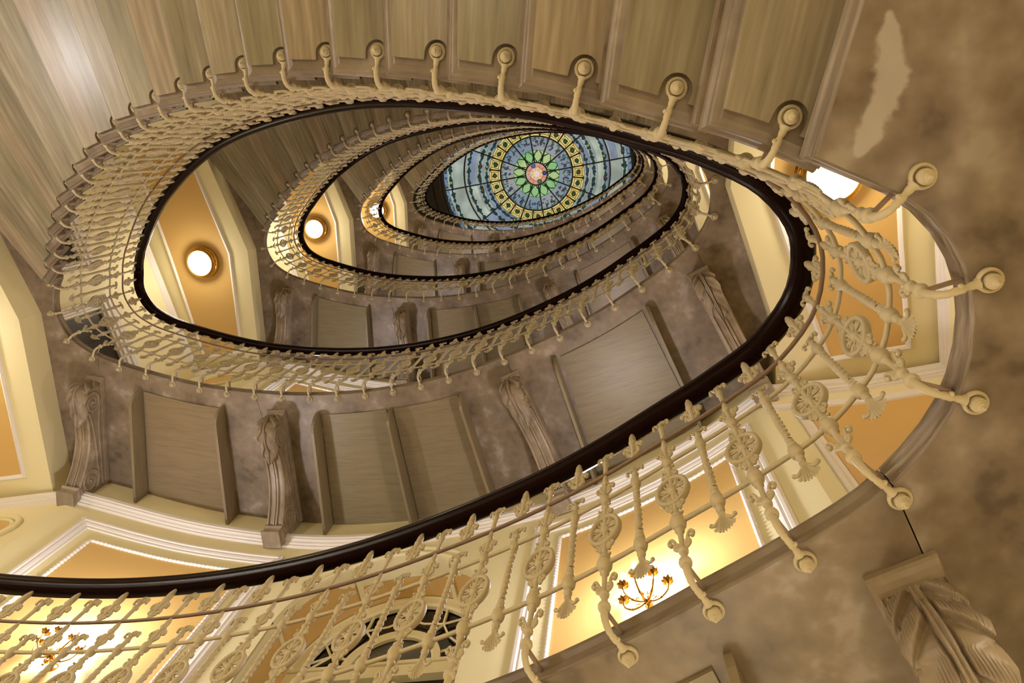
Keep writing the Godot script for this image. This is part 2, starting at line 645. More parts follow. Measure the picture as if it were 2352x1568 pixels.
func dome_texture() -> ImageTexture:
	var n := 768
	var nb := noise_bytes(33, 0.06, 3, n)
	var nl := noise_bytes(34, 0.008, 3, n)
	var out := PackedByteArray()
	out.resize(n * n * 3)
	var a0 := deg_to_rad(19.5)
	for y in n:
		var dy := (y + 0.5) / n * 2.0 - 1.0
		for x in n:
			var dx := (x + 0.5) / n * 2.0 - 1.0
			var r := sqrt(dx * dx + dy * dy)
			if r > 1.02:
				continue
			var i := y * n + x
			var nz := (nb[i] - 128) / 128.0
			var cl := (nl[i] - 128) / 128.0
			var a := fposmod(atan2(dy, dx) - a0, TAU)
			var sec := int(a / (PI / 6.0))
			var da := a - (sec + 0.5) * PI / 6.0
			var c := Color(0.62, 0.66, 0.62)
			if r < 0.115:
				c = Color(0.86, 0.62, 0.54)
				if r < 0.032:
					c = Color(0.95, 0.86, 0.80)
				elif r < 0.068:
					c = Color(0.93, 0.72, 0.50) if int(a / (PI / 8.0)) % 2 == 0 else Color(0.92, 0.80, 0.66)
				elif fposmod(a, PI / 6.0) < 0.05 or absf(r - 0.07) < 0.004:
					c = Color(0.62, 0.36, 0.30)
				for f in 4:
					var fa := a0 * -1.0 + f * PI / 2.0 - 0.1 - 0.3 * (f % 2)
					var p := Vector2(cos(fa + a0), sin(fa + a0)) * 0.085
					var d := Vector2(dx, dy).distance_to(p)
					if d < 0.024:
						c = [Color(0.18, 0.20, 0.42), Color(0.15, 0.32, 0.28), Color(0.75, 0.7, 0.75), Color(0.25, 0.34, 0.55)][f]
						if d < 0.009:
							c = [Color(0.3, 0.35, 0.5), Color(0.85, 0.42, 0.15), Color(0.85, 0.5, 0.3), Color(0.4, 0.5, 0.7)][f]
			elif r < 0.237:
				c = Color(0.60, 0.78, 0.54).lerp(Color(0.78, 0.82, 0.58), clampf(hash1(sec, 4) * 1.6 - 0.5, 0.0, 1.0))
				c = c.lerp(Color(0.45, 0.72, 0.45), clampf(cl, 0.0, 1.0))
				var f2 := (r - 0.12) / 0.115
				var vine := 0.20 * (0.25 + sin(PI * clampf(f2, 0.0, 1.0)) * 0.9) * (1.0 if sec % 2 == 0 else -1.0)
				var wv := absf(absf(da) - absf(vine)) * r
				if wv < 0.0065 + 0.004 * nz:
					c = Color(0.10, 0.36, 0.18).lerp(Color(0.06, 0.22, 0.14), clampf(nz + 0.5, 0.0, 1.0))
			elif r < 0.378:
				c = Color(0.62, 0.64, 0.64) if (sec / 2) % 2 == 0 else Color(0.55, 0.62, 0.65)
				c = c.lerp(Color(0.48, 0.56, 0.63), clampf(cl * 0.8 + 0.1, 0.0, 0.7))
				var px := absf(da) - 0.12
				var stem := (r - 0.25) / 0.12
				var bush := px * px * 70.0 + (r - 0.312) * (r - 0.312) * 420.0
				if bush < 0.75 and nz > 0.05:
					c = Color(0.22, 0.32, 0.30)
				if bush < 0.9 and nz > 0.34:
					c = Color(0.34, 0.16, 0.30) if hash1(sec, int(r * 90.0)) > 0.5 else Color(0.20, 0.24, 0.50)
				if absf(px) < 0.012 and stem > 0.5:
					c = Color(0.22, 0.30, 0.28)
				if r > 0.352 and nz > -0.05:
					c = c.lerp(Color(0.24, 0.38, 0.32), 0.75)
				if r < 0.241:
					c *= 0.5
			elif r < 0.5:
				c = Color(0.93, 0.85, 0.54).lerp(Color(0.90, 0.78, 0.42), clampf(cl + 0.2, 0.0, 1.0))
				var h := fposmod(a, PI / 12.0) - PI / 24.0
				var ex := absf(h) * r
				var ey := absf(r - 0.44)
				var q := maxf(ex / 0.058, ey / 0.058)
				if absf(q - 0.62) < 0.045 or absf(q - 0.97) < 0.04:
					c = Color(0.26, 0.20, 0.10)
				elif q > 0.62 and absf(ex / 0.058 - ey / 0.058) < 0.07:
					c = Color(0.26, 0.20, 0.10)
				var dd := sqrt(ex * ex + ey * ey)
				if dd < 0.026 + 0.008 * nz:
					c = Color(0.14, 0.26, 0.14)
					if dd < 0.010:
						c = Color(0.50, 0.20, 0.12) if int(a / (PI / 12.0)) % 2 == 0 else Color(0.12, 0.30, 0.28)
			else:
				var blue := hash1(sec, 2 + int(r > 0.76) + 3 * int(r * 14.0)) > 0.76
				c = Color(0.64, 0.68, 0.64)
				if r < 0.55:
					c = Color(0.57, 0.61, 0.60)
				elif r > 0.64 and r < 0.70:
					c = Color(0.70, 0.74, 0.68)
				elif r < 0.64:
					c = Color(0.60, 0.64, 0.62)
				if blue:
					c = Color(0.52, 0.57, 0.64)
				if r > 0.945:
					c = Color(0.46, 0.53, 0.64)
				c = c.lerp(c * 1.18, clampf(cl, -0.6, 1.0))
				for g in [[0.528, 0.020], [0.60, 0.024], [0.718, 0.021], [0.912, 0.024]]:
					var w: float = g[1] * (0.62 + 0.24 * cos(a * (30.0 if g[0] < 0.65 else 42.0)) + 0.12 * cos(a * 71.0)) + 0.013 * nz
					var e := absf(r - g[0])
					if e < w:
						c = Color(0.16, 0.28, 0.24).lerp(Color(0.10, 0.18, 0.20), clampf(nz + 0.4, 0.0, 1.0))
						var fl := cos(a * (15.0 if g[0] < 0.65 else 21.0))
						if fl > 0.965 and e < 0.011:
							c = [Color(0.60, 0.62, 0.22), Color(0.42, 0.18, 0.20), Color(0.20, 0.26, 0.52)][int(hash1(int(a * 6.0), int(g[0] * 100.0)) * 3.0)]
					elif absf(e - 0.034) < 0.0012:
						c *= 0.72
				if r > 0.95 and nz > 0.12 - (r - 0.95) * 4.0:
					c = Color(0.20, 0.32, 0.28)
			out[3 * i] = clampi(int(c.r * 255.0), 0, 255)
			out[3 * i + 1] = clampi(int(c.g * 255.0), 0, 255)
			out[3 * i + 2] = clampi(int(c.b * 255.0), 0, 255)
	return ImageTexture.create_from_image(Image.create_from_data(n, n, false, Image.FORMAT_RGB8, out))

func build_dome():
	var st := new_st(false)
	var rings := []
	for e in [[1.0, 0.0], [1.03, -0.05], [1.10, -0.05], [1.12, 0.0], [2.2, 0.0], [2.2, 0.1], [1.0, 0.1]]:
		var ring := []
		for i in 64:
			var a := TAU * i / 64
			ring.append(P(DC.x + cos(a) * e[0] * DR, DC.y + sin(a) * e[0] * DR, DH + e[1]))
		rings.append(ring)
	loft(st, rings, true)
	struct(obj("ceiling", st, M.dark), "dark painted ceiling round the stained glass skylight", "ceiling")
	var tex := dome_texture()
	var g := mat(Color(0.05, 0.05, 0.05), 0.12)
	g.emission_enabled = true
	g.emission = Color.BLACK
	g.emission_texture = tex
	g.emission_energy_multiplier = 0.85
	var d := thing("skylight_dome", "round stained glass skylight of blue, green and yellow panes closing the top of the stairwell", "skylight", dome_pt(0.0, 0.0))
	var z := dome_pt(0.0, 0.0)
	var a0 := deg_to_rad(19.5)
	for ring in [[0.0, 0.115, 1], [0.115, 0.237, 12], [0.237, 0.378, 12], [0.378, 0.5, 24], [0.5, 0.64, 12], [0.64, 0.765, 12], [0.765, 1.0, 12]]:
		for i in ring[2]:
			var s2 := new_st()
			var m: int = 48 / int(ring[2])
			var rr := []
			for q in 4:
				var row := []
				for j in m + 1:
					var a: float = a0 + TAU * (i + float(j) / m) / ring[2]
					row.append([lerpf(ring[0], ring[1], q / 3.0), a])
				rr.append(row)
			for q in 3:
				for j in m:
					var c := []
					var uv := []
					for e in [rr[q][j], rr[q][j + 1], rr[q + 1][j + 1], rr[q + 1][j]]:
						c.append(dome_pt(e[0], e[1]) - z)
						uv.append(Vector2(0.5 + cos(e[1]) * e[0] * 0.5, 0.5 + sin(e[1]) * e[0] * 0.5))
					tri(s2, c[0], c[1], c[2], Vector3.DOWN, uv[0], uv[1], uv[2])
					tri(s2, c[0], c[2], c[3], Vector3.DOWN, uv[0], uv[2], uv[3])
			obj("pane", s2, g, d)
	for e in [[0.115, 0.022], [0.378, 0.024], [0.765, 0.026], [1.0, 0.06]]:
		var s3 := new_st()
		var path := []
		for i in 73:
			path.append(dome_pt(e[0], TAU * i / 72, -0.015) - z)
		tube(s3, path, float(e[1]), 8, false)
		obj("ring_bar", s3, M.lead, d)
	for i in 24:
		var s4 := new_st()
		var a: float = a0 + TAU * i / 24
		var lo := 0.115 if i % 2 == 0 else 0.378
		var hi := 1.0 if i % 2 == 0 else 0.5
		var path := []
		for j in 9:
			path.append(dome_pt(lerpf(lo, hi, j / 8.0), a, -0.015) - z)
		tube(s4, path, 0.024, 6)
		obj("glazing_bar", s4, M.lead, d)

# ---------------------------------------------------------------- galleries
const JOINT := [[27.2, -2.95, 1.97], [33.0, -1.72, 2.15], [42.1, -0.2, 1.845], [49.05, 0.79, 1.17]]
# ribs under the galleries: inner end, wall end
const FIN := [[-2.585, 1.35, -2.645, 2.03], [-2.10, 1.43, -2.09, 2.115], [-1.543, 1.44, -1.508, 2.14], [-1.126, 1.395, -1.0, 2.07], [-0.735, 1.29, -0.53, 1.945], [-0.238, 1.07, 0.0, 1.735], [0.216, 0.785, 0.52, 1.40]]
const PANEL := [[0, 1], [2, 3], [3, 4], [5, 6]]

func edge_line(t0: float, t1: float, d: float, n := 0) -> PackedVector2Array:
	if n == 0:
		n = maxi(1, int(round((t1 - t0) * 4.0)))
	var out := PackedVector2Array()
	for i in n + 1:
		out.append(off(t0 + (t1 - t0) * i / n, d))
	return out

func outer_line(i: int) -> PackedVector2Array:
	match i:
		0:
			var l := step_line(23.0)
			return PackedVector2Array([l[0] + l[1] * 0.84, Vector2(-3.13, 0.93), Vector2(-3.12, 1.98), Vector2(-2.95, 1.97)])
		4:
			var l := step_line(0.0)
			return PackedVector2Array([Vector2(0.79, 1.17), Vector2(0.835, 1.15), Vector2(0.81, 0.85), Vector2(0.63, 0.4), Vector2(0.55, 0.2), Vector2(0.55, -0.85), l[0] + l[1] * 0.85])
	var a: float = [0.0, 0.03, 1.22, 2.8, 4.1][i]
	var out := PackedVector2Array([Vector2(JOINT[i - 1][1], JOINT[i - 1][2])])
	var p1 := Vector2(JOINT[i][1], JOINT[i][2])
	for q in WB:
		if q.x > out[0].x + 0.03 and q.x < p1.x - 0.03:
			out.append(q + Vector2(0, 0.02))
	out.append(p1)
	return out

func slab_piece(t0: float, t1: float, outer: PackedVector2Array, gap0: bool, gap1: bool, last := false) -> ArrayMesh:
	var st := new_st()
	var layers := [[0.020, 0.0], [0.0225, 0.003], [0.0245, 0.009], [0.023, 0.016], [0.0185, 0.022], [0.0185, 0.046], [0.021, 0.056], [0.0255, 0.064], [0.0265, 0.076], [0.024, 0.0875]]
	var rev := outer.duplicate()
	rev.reverse()
	var g := 0.0011
	var grow := func(t: float) -> float: return 0.022 * smoothstep(51.5, 52.6, t) if last else 0.0
	var ta := t0 + (g / 0.16 if gap0 else 0.0)
	var tb := t1 - (g / 0.16 if gap1 else 0.0)
	if gap1:
		rev[0] += (rev[1] - rev[0]).normalized() * g
	if gap0:
		rev[-1] += (rev[-2] - rev[-1]).normalized() * g
	if last:
		tb += 0.018 / 0.155
		rev[0] += tg(t1) * 0.018
	var far := rev[0]
	var many := int((tb - ta) * 4.0)
	var edge := func(te: float, d: float) -> PackedVector2Array:
		var out := PackedVector2Array()
		for i in many + 1:
			var t := lerpf(ta, te, float(i) / many)
			out.append(off(t, d + grow.call(t)))
		return out
	var poly: PackedVector2Array = edge.call(tb, layers[0][0])
	poly.append_array(rev)
	st.set_smooth_group(-1)
	slab(st, poly, 0.0, 0.086, Vector2.RIGHT, not last, false)
	st.set_smooth_group(0)
	var rings := []
	for l in layers:
		var ring := []
		var e: float = (l[0] - layers[0][0]) * 1.6 if last else 0.0
		for p in edge.call(tb + e / 0.155, l[0]):
			ring.append(Q(p, l[1]))
		if last:
			ring.append(Q(far + tg(tb) * e, l[1]))
		rings.append(ring)
	if last:
		loft(st, rings.map(func(r): return r.slice(0, r.size() - 1)), false)
		st.set_smooth_group(1)
		loft(st, rings.map(func(r): return r.slice(-2)), false)
		st.set_smooth_group(-1)
	else:
		loft(st, rings, false)
	if last:
		var top: PackedVector2Array = edge.call(tb + 0.006 / 0.155, 0.0)
		top.append(far + tg(tb) * 0.006)
		top.append_array(rev.slice(1))
		slab(st, top, 0.086, 0.10, Vector2.RIGHT, true, true)
	return done(st)

func build_galleries():
	var ts := [23.67, JOINT[0][0], JOINT[1][0], JOINT[2][0], JOINT[3][0], 52.67]
	var pieces := []
	var deck := new_st(false)
	for i in 5:
		var o := outer_line(i)
		pieces.append(slab_piece(ts[i], ts[i + 1], o, i > 0, i < 4, i == 4))
		var whole := edge_line(ts[i], ts[i + 1], 0.012)
		o.reverse()
		whole.append_array(o)
		slab(deck, whole, 0.080, 0.105)
	var deck_mesh := done(deck)
	var panels := []
	for p in PANEL:
		var a = FIN[p[0]]
		var b = FIN[p[1]]
		var poly := PackedVector2Array()
		var a0 := Vector2(a[0], a[1])
		var b0 := Vector2(b[0], b[1])
		for t4 in range(24 * 8, 52 * 8):
			var q := off(t4 / 8.0, -0.088)
			if q.x > a0.x + 0.012 and q.x < b0.x - 0.012:
				poly.append(q)
		poly.append(Vector2(b[2] - 0.012, b[3]))
		for i in range(WB.size() - 1, -1, -1):
			if WB[i].x < b[2] - 0.03 and WB[i].x > a[2] + 0.03:
				poly.append(WB[i])
		poly.append(Vector2(a[2] + 0.012, a[3]))
		var st := new_st(false)
		slab(st, poly, -0.014, 0.0, (Vector2(a[2], a[3]) - a0).orthogonal().normalized())
		panels.append(done(st))
	var fins := []
	for f in FIN:
		fins.append(fin_mesh(f))
	for k in range(1, 6):
		var o := thing("gallery_floor", "brown marble %s gallery and landing, its curved soffit set with ribs and panels" % ORD[k], "gallery", Vector3(0, CY + H[k] * S, 0))
		inst("floor_deck", deck_mesh, M.stone, o)
		for i in 5:
			inst("marble_slab", pieces[i], M.landing if k == 1 and i == 4 else M.stone, o)
		for i in 4:
			inst("soffit_panel", panels[i], M["panel%d" % ((i + k) % 4)], o)
		for i in fins.size():
			inst("rib", fins[i], M["panel%d" % ((i + 2 * k) % 3)], o)

func fin_mesh(f) -> ArrayMesh:
	var a := Vector2(f[0], f[1])
	var b := Vector2(f[2], f[3])
	var d := (b - a).normalized()
	var len := a.distance_to(b)
	var t := d.orthogonal() * 0.0075
	var prof := []
	for i in 7:
		var an := PI * 0.5 * i / 6.0
		prof.append([0.085 - 0.085 * cos(an), -0.11 * S * sin(an)])
	prof.append([len, -0.125 * S])
	var st := new_st(false)
	var up := [[0.0, 0.0]]
	up.append_array(prof)
	up.append([len, 0.0])
	for sg in [-1.0, 1.0]:
		for i in range(1, up.size() - 1):
			var q := []
			for e in [up[0], up[i], up[i + 1]]:
				q.append(Q(a + d * e[0] + t * sg, e[1]))
			var sd: Vector3 = Vector3(t.x, 0, -t.y) * float(sg)
			tri(st, q[0], q[1], q[2], sd, Vector2(up[0][1], 0), Vector2(up[i][1], up[i][0] * S), Vector2(up[i + 1][1], up[i + 1][0] * S))
	for i in up.size() - 1:
		var q := []
		for e in [[up[i], 1.0], [up[i + 1], 1.0], [up[i + 1], -1.0], [up[i], -1.0]]:
			q.append(Q(a + d * e[0][0] + t * e[1], e[0][1]))
		tri(st, q[0], q[1], q[2], Vector3.DOWN)
		tri(st, q[0], q[2], q[3], Vector3.DOWN)
	return done(st)

# ---------------------------------------------------------------- stair flights
func step_meshes(i: int) -> Array:              # [tread, board, riser] of step i, soffit at zero
	var la := step_line(i - 1.0)
	var lb := step_line(float(i))
	var outer := 0.85
	var st := new_st()
	# the moulded edge runs along the well and returns up the far side of the tread
	var layers := [[0.030, 0.0], [0.034, 0.006], [0.041, 0.006], [0.047, 0.014], [0.045, 0.022], [0.041, 0.026], [0.050, 0.034], [0.054, 0.046], [0.052, 0.058], [0.046, 0.062]]
	var front := -0.02
	var rings := []
	var soffit := PackedVector2Array()
	for l in layers:
		var ring := []
		var e: float = l[0] - 0.047
		for j in 7:
			var t := i - 0.33 + front / 0.155 + (1.0 - front / 0.155 + e / 0.155) * j / 6.0
			ring.append(off(t, l[0]))
		var tl: Vector2 = (lb[1] as Vector2).orthogonal()
		if tl.dot(tg(i)) < 0.0:
			tl = -tl
		var w: Vector2 = lb[0] + lb[1] * outer
		ring.append(w + tl * e)
		if rings.is_empty():
			soffit = PackedVector2Array(ring)
			var l0: Vector2 = la[0] + la[1] * outer
			soffit.append(l0)
		var r3 := []
		for p in ring:
			r3.append(Q(p, l[1]))
		rings.append(r3)
	loft(st, rings.map(func(r): return r.slice(0, 7)), false)
	st.set_smooth_group(1)
	loft(st, rings.map(func(r): return r.slice(6)), false)
	st.set_smooth_group(-1)
	slab(st, soffit, 0.0, 0.062, Vector2.RIGHT, false, true)
	# board with a round cut for the baluster's foot
	var bd := PackedVector2Array()
	var foot := cv(float(i))
	var n := nin(float(i))
	var g := tg(float(i))
	var rr := 0.0245
	var inner := 0.018
	var ta := i - 0.33 - 0.06
	var tb := i + 0.67 - 0.09
	for j in 3:
		var t := lerpf(ta, i - rr / 0.155, j / 2.0)
		if t < i - rr / 0.155 - 0.01 or j == 0:
			bd.append(off(t, inner))
	var y0 := inner
	bd.append(foot + n * y0 - g * rr)
	for j in 11:
		var an := PI * j / 10.0
		bd.append(foot - g * cos(an) * rr - n * (sin(an) * rr - 0.002))
	bd.append(foot + n * y0 + g * rr)
	for j in 3:
		bd.append(off(lerpf(i + rr / 0.155 + 0.05, tb, j / 2.0), inner))
	var tl2: Vector2 = g
	bd.append(lb[0] + lb[1] * outer - tl2 * 0.014)
	bd.append(la[0] + la[1] * outer - tl2 * 0.0095)
	var sb := new_st(false)
	slab(sb, bd, -0.020, 0.0, la[1])
	# riser under the front of the tread
	var sr := new_st(false)
	var rp2 := PackedVector2Array([la[0] + nin(i - 0.33) * 0.046 + g * 0.004, la[0] + la[1] * outer + g * 0.004, la[0] + la[1] * outer + g * 0.014, la[0] + nin(i - 0.33) * 0.046 + g * 0.014])
	slab(sr, rp2, -0.125, 0.004)
	return [done(st), done(sb), done(sr)]

func build_flights():
	var sm := []
	for i in range(1, 24):
		sm.append(step_meshes(i))
	for k in range(1, 5):
		var o := thing("stair_flight", "curved marble stair flight seen from beneath, rising from the %s gallery to the %s" % [ORD[k], ORD[k + 1]], "staircase", Vector3(0, CY + H[k] * S, 0))
		for i in range(1, 24):
			var y: float = (H[k + 1] - H[k]) * S * i / STEPS
			var s := inst("step", sm[i - 1][0], M.stone, o)
			s.position.y = y
			inst("soffit_board", sm[i - 1][1], M["board%d" % ((i * 3 + k) % 4)], s)
			inst("riser", sm[i - 1][2], M.stone, s)

# ---------------------------------------------------------------- railings
const RAIL_IN := 0.07           # balusters stand this far (units) in front of their fixings

func ear(st: SurfaceTool, y0: float, y1: float, w: float, r: float, lod: int):
	# a pair of curled leaves, from the stem at y0 out to a curl at y1
	var d := y1 - y0
	for sg in [-1.0, 1.0]:
		var p := [Vector3(0.006 * sg, y0, 0), Vector3(w * 0.75 * sg, y0 + d * 0.28, 0), Vector3(w * 0.62 * sg, y0 + d * 0.62, 0), Vector3(w * 0.95 * sg, y0 + d * 0.98, 0), Vector3(w * 1.25 * sg, y0 + d * 0.80, 0), Vector3(w * 1.08 * sg, y0 + d * 0.66, 0)]
		if lod == 0:
			tube(st, spline(p, 4), [r * 0.9, r, r * 1.05, r * 1.1, r * 1.1, r * 1.1, r * 1.05, r, r, r, r, r, r, r * 0.95, r * 0.95, r * 0.95, r, r * 1.05, r * 1.1, r * 1.15, r * 1.2], 7)
		else:
			tube(st, p, r, 4)
		ball(st, p[5], r * 1.5, 8 if lod == 0 else 4)

func stem_mesh(lod: int) -> ArrayMesh:
	var st := new_st()
	var n := 14 if lod == 0 else 6
	var prof := [0.0, 0.052, 0.015, 0.052, 0.021, 0.058, 0.0225, 0.066, 0.021, 0.074, 0.015, 0.078, 0.0128, 0.085, 0.0125, 0.116, 0.0185, 0.12, 0.0195, 0.127, 0.0175, 0.134, 0.0115, 0.139, 0.0105, 0.20, 0.0125, 0.232, 0.019, 0.237, 0.019, 0.247, 0.014, 0.253,
		0.0215, 0.260, 0.027, 0.272, 0.029, 0.286, 0.027, 0.300, 0.021, 0.310, 0.0155, 0.315, 0.021, 0.320, 0.021, 0.328, 0.0165, 0.334, 0.0115, 0.345, 0.0105, 0.40, 0.0105, 0.60, 0.0115, 0.64, 0.017, 0.648, 0.019, 0.657, 0.013, 0.665, 0.013, 0.69, 0.0185, 0.694, 0.023, 0.706, 0.024, 0.718, 0.023, 0.730, 0.018, 0.740, 0.012, 0.746,
		0.0115, 0.78, 0.0105, 0.838, 0.018, 0.844, 0.0195, 0.853, 0.016, 0.861, 0.0135, 0.868, 0.0145, 0.878, 0.0135, 0.893, 0.0095, 0.910, 0.0, 0.925]
	for i in range(0, prof.size(), 2):
		prof[i] *= 0.80 if prof[i] < 0.0205 else 0.88
	lathe(st, prof, Vector3.ZERO, n)
	if lod == 0:
		for y in [0.33, 0.665]:
			ball(st, Vector3(0.020, y, 0.004), 0.0068, 8)
			ball(st, Vector3(-0.022, y - 0.03, 0.006), 0.006, 6)
	return done(st)

func scroll_mesh(lod: int) -> ArrayMesh:
	var st := new_st()
	var r := 0.0058
	ear(st, 0.133, 0.212, 0.034, r, lod)
	ear(st, 0.135, 0.175, 0.018, r * 0.9, lod)
	ear(st, 0.442, 0.385, 0.026, r * 0.9, lod)
	ear(st, 0.428, 0.365, 0.016, r * 0.9, lod)
	ear(st, 0.575, 0.625, 0.024, r * 0.9, lod)
	ear(st, 0.588, 0.642, 0.015, r * 0.8, lod)
	ear(st, 0.757, 0.826, 0.031, r, lod)
	ear(st, 0.772, 0.838, 0.019, r * 0.85, lod)
	return done(st)

func medallion_mesh(lod: int) -> ArrayMesh:
	var st := new_st()
	var c := Vector3(0, 0.495, 0)
	var a := 0.055
	var b := 0.082
	var n := 72 if lod == 0 else 16
	var rings := []
	for i in n + 1:
		var an := TAU * i / n
		var d := Vector3(cos(an), sin(an), 0)
		var p := c + Vector3(cos(an) * a, sin(an) * b, 0)
		var bump := 0.0012 * (1.0 if i % 2 == 0 else -1.0) if lod == 0 else 0.0
		var ring := []
		for e in [[-0.006, -0.008], [-0.004, -0.012], [0.006, -0.012], [0.009, -0.008 + bump], [0.009 + bump, 0.008 + bump], [0.006, 0.012 + bump], [-0.004, 0.012], [-0.006, 0.008]]:
			ring.append(p + d * e[0] + Vector3(0, 0, e[1]))
		rings.append(ring)
	loft(st, rings, true)
	for i in 8:
		var an := TAU * (i + 0.5) / 8
		var e := Vector3(cos(an) * a * 0.94, sin(an) * b * 0.94, 0)
		var side := Vector3(-e.y, e.x, 0).normalized()
		if lod == 0:
			tube(st, spline([c, c + e * 0.35 + side * 0.003, c + e * 0.7 - side * 0.003, c + e], 3), [0.006, 0.005, 0.0045, 0.004, 0.0055, 0.007, 0.0078, 0.0065, 0.005, 0.004], 6)
			for sg in [-1.0, 1.0]:
				tube(st, spline([c + e * 0.45, c + e * 0.66 + side * 0.012 * sg, c + e * 0.92 + side * 0.010 * sg], 3), [0.003, 0.0036, 0.004, 0.004, 0.0038, 0.0035, 0.003], 5)
		elif i % 2 == 0 or i % 2 == 1:
			tube(st, [c, c + e * 0.6, c + e], [0.005, 0.008, 0.004], 4)
	lathe(st, [0.0, -0.014, 0.012, -0.013, 0.018, -0.006, 0.018, 0.006, 0.012, 0.013, 0.006, 0.016, 0.0, 0.017], c, 12 if lod == 0 else 6, Vector3.RIGHT, Vector3.UP, Vector3.BACK)
	return done(st)

func hook_mesh(lod: int) -> ArrayMesh:          # foot fixed under the slab, arm and bend up to the collar
	var st := new_st()
	var z := -RAIL_IN * S
	var n := 20 if lod == 0 else 8
	lathe(st, [0.0, 0.004, 0.026, 0.004, 0.0295, 0.0, 0.0305, -0.006, 0.0292, -0.012, 0.0255, -0.0145, 0.0222, -0.0125, 0.0205, -0.006, 0.0178, -0.005, 0.0172, -0.012, 0.0188, -0.021, 0.0182, -0.027, 0.0155, -0.0285, 0.0155, -0.0335, 0.0138, -0.0365, 0.0112, -0.0372, 0.0108, -0.041, 0.0086, -0.0438, 0.0058, -0.0445, 0.0052, -0.050, 0.0034, -0.0535, 0.0, -0.054], Vector3(0, 0, z), n)
	var p := [Vector3(0, -0.006, z + 0.024), Vector3(0, -0.009, z + 0.046), Vector3(0.001, -0.016, z + 0.075), Vector3(0, -0.012, z + 0.098), Vector3(0, 0.006, -0.008), Vector3(0, 0.03, 0.0), Vector3(0, 0.056, 0.0)]
	var q := spline(p, 4 if lod == 0 else 1)
	var rad := []
	for i in q.size():
		var f := float(i) / (q.size() - 1)
		rad.append(lerpf(0.0072, 0.0118, f) + (0.0022 * exp(-pow((f - 0.30) / 0.05, 2.0)) + 0.0016 * sin(i * 2.3) * (1.0 - f) * (1.0 if lod == 0 else 0.0)) + 0.0075 * exp(-pow(f / 0.10, 2.0)))
	tube(st, q, rad, 10 if lod == 0 else 5)
	if lod == 0:
		ball(st, Vector3(0.010, -0.018, z + 0.066), 0.007, 8)
	return done(st)

func stay_mesh() -> ArrayMesh:
	var st := new_st(false)
	box(st, Vector3(0.004, 0.048, -0.042), Vector3(0.008, 0.016, 0.084))
	return done(st)

func pendant_mesh(lod: int) -> ArrayMesh:
	var st := new_st()
	var n := 12 if lod == 0 else 6
	lathe(st, [0.0, 0.2, 0.01134, 0.205, 0.01008, 0.222, 0.01386, 0.228, 0.01386, 0.238, 0.0105, 0.244, 0.0105, 0.256, 0.01764, 0.26, 0.02184, 0.272, 0.0231, 0.286, 0.02184, 0.3, 0.0168, 0.31, 0.01134, 0.318, 0.01596, 0.324, 0.01596, 0.333, 0.0105, 0.339, 0.01302, 0.35, 0.01302, 0.36, 0.00924, 0.368], Vector3.ZERO, n)
	var rows := 90 if lod == 0 else 1
	var rings := []
	for i in rows + 1:
		var f := float(i) / rows
		var ring := []
		var m := 12 if lod == 0 else 5
		for j in m:
			var an := TAU * j / m
			var r := 0.0105 + 0.0016 * (1.0 - absf(2.0 * f - 1.0))
			if lod == 0:
				r += 0.0024 * sin(2.0 * an + f * TAU * 8.0)
			ring.append(Vector3(cos(an) * r, 0.366 + 0.262 * f, sin(an) * r))
		rings.append(ring)
	loft(st, rings, true)
	lathe(st, [0.00924, 0.626, 0.01302, 0.632, 0.01386, 0.64, 0.01008, 0.648, 0.0105, 0.662, 0.01428, 0.668, 0.01092, 0.676, 0.01092, 0.688, 0.01554, 0.693, 0.0189, 0.705, 0.01974, 0.718, 0.0189, 0.731, 0.0147, 0.74, 0.01008, 0.746, 0.00966, 0.772, 0.01386, 0.777, 0.01386, 0.785, 0.01008, 0.791, 0.00882, 0.815], Vector3.ZERO, n)
	crown(st, 0.790, 0.055, lod)
	return done(st)

func crown(st: SurfaceTool, y: float, h: float, lod: int):   # flared leaf crown
	fan_plate(st, y, y + h, 0.010, 0.025, 0.0075, lod)
	for sg in [-1.0, 1.0]:
		var p := [Vector3(0.010 * sg, y + h * 0.35, 0), Vector3(0.026 * sg, y + h * 0.75, 0), Vector3(0.035 * sg, y + h * 0.6, 0), Vector3(0.033 * sg, y + h * 0.32, 0)]
		tube(st, spline(p, 3 if lod == 0 else 1), 0.006, 6 if lod == 0 else 4)
		ball(st, p[3], 0.0078, 8 if lod == 0 else 4)

func fan_plate(st: SurfaceTool, y0: float, y1: float, w0: float, w1: float, thick: float, lod: int):
	var n := 28 if lod == 0 else 6
	var m := 8 if lod == 0 else 2
	for sg in [-1.0, 1.0]:
		var rows := []
		for i in m + 1:
			var f := float(i) / m
			var row := []
			for j in n + 1:
				var x := 2.0 * j / n - 1.0
				var w := lerpf(w0, w1, f * f)
				var arc := (1.0 - 0.28 * x * x * f)
				var scal := 1.0 + (0.07 * cos(x * 3.5 * TAU) if lod == 0 else 0.0) * f
				var z: float = thick * (0.55 + 0.45 * cos(x * 3.5 * TAU) * f) * sqrt(maxf(0.0, 1.0 - x * x)) * sqrt(maxf(0.0, 1.0 - pow(f, 6.0))) if lod == 0 else thick * (1.0 - x * x) * (1.0 - f * f * 0.9)
				row.append(Vector3(x * w, lerpf(y0, y1, f * arc * scal), z * sg))
			rows.append(row)
		loft(st, rows, false)

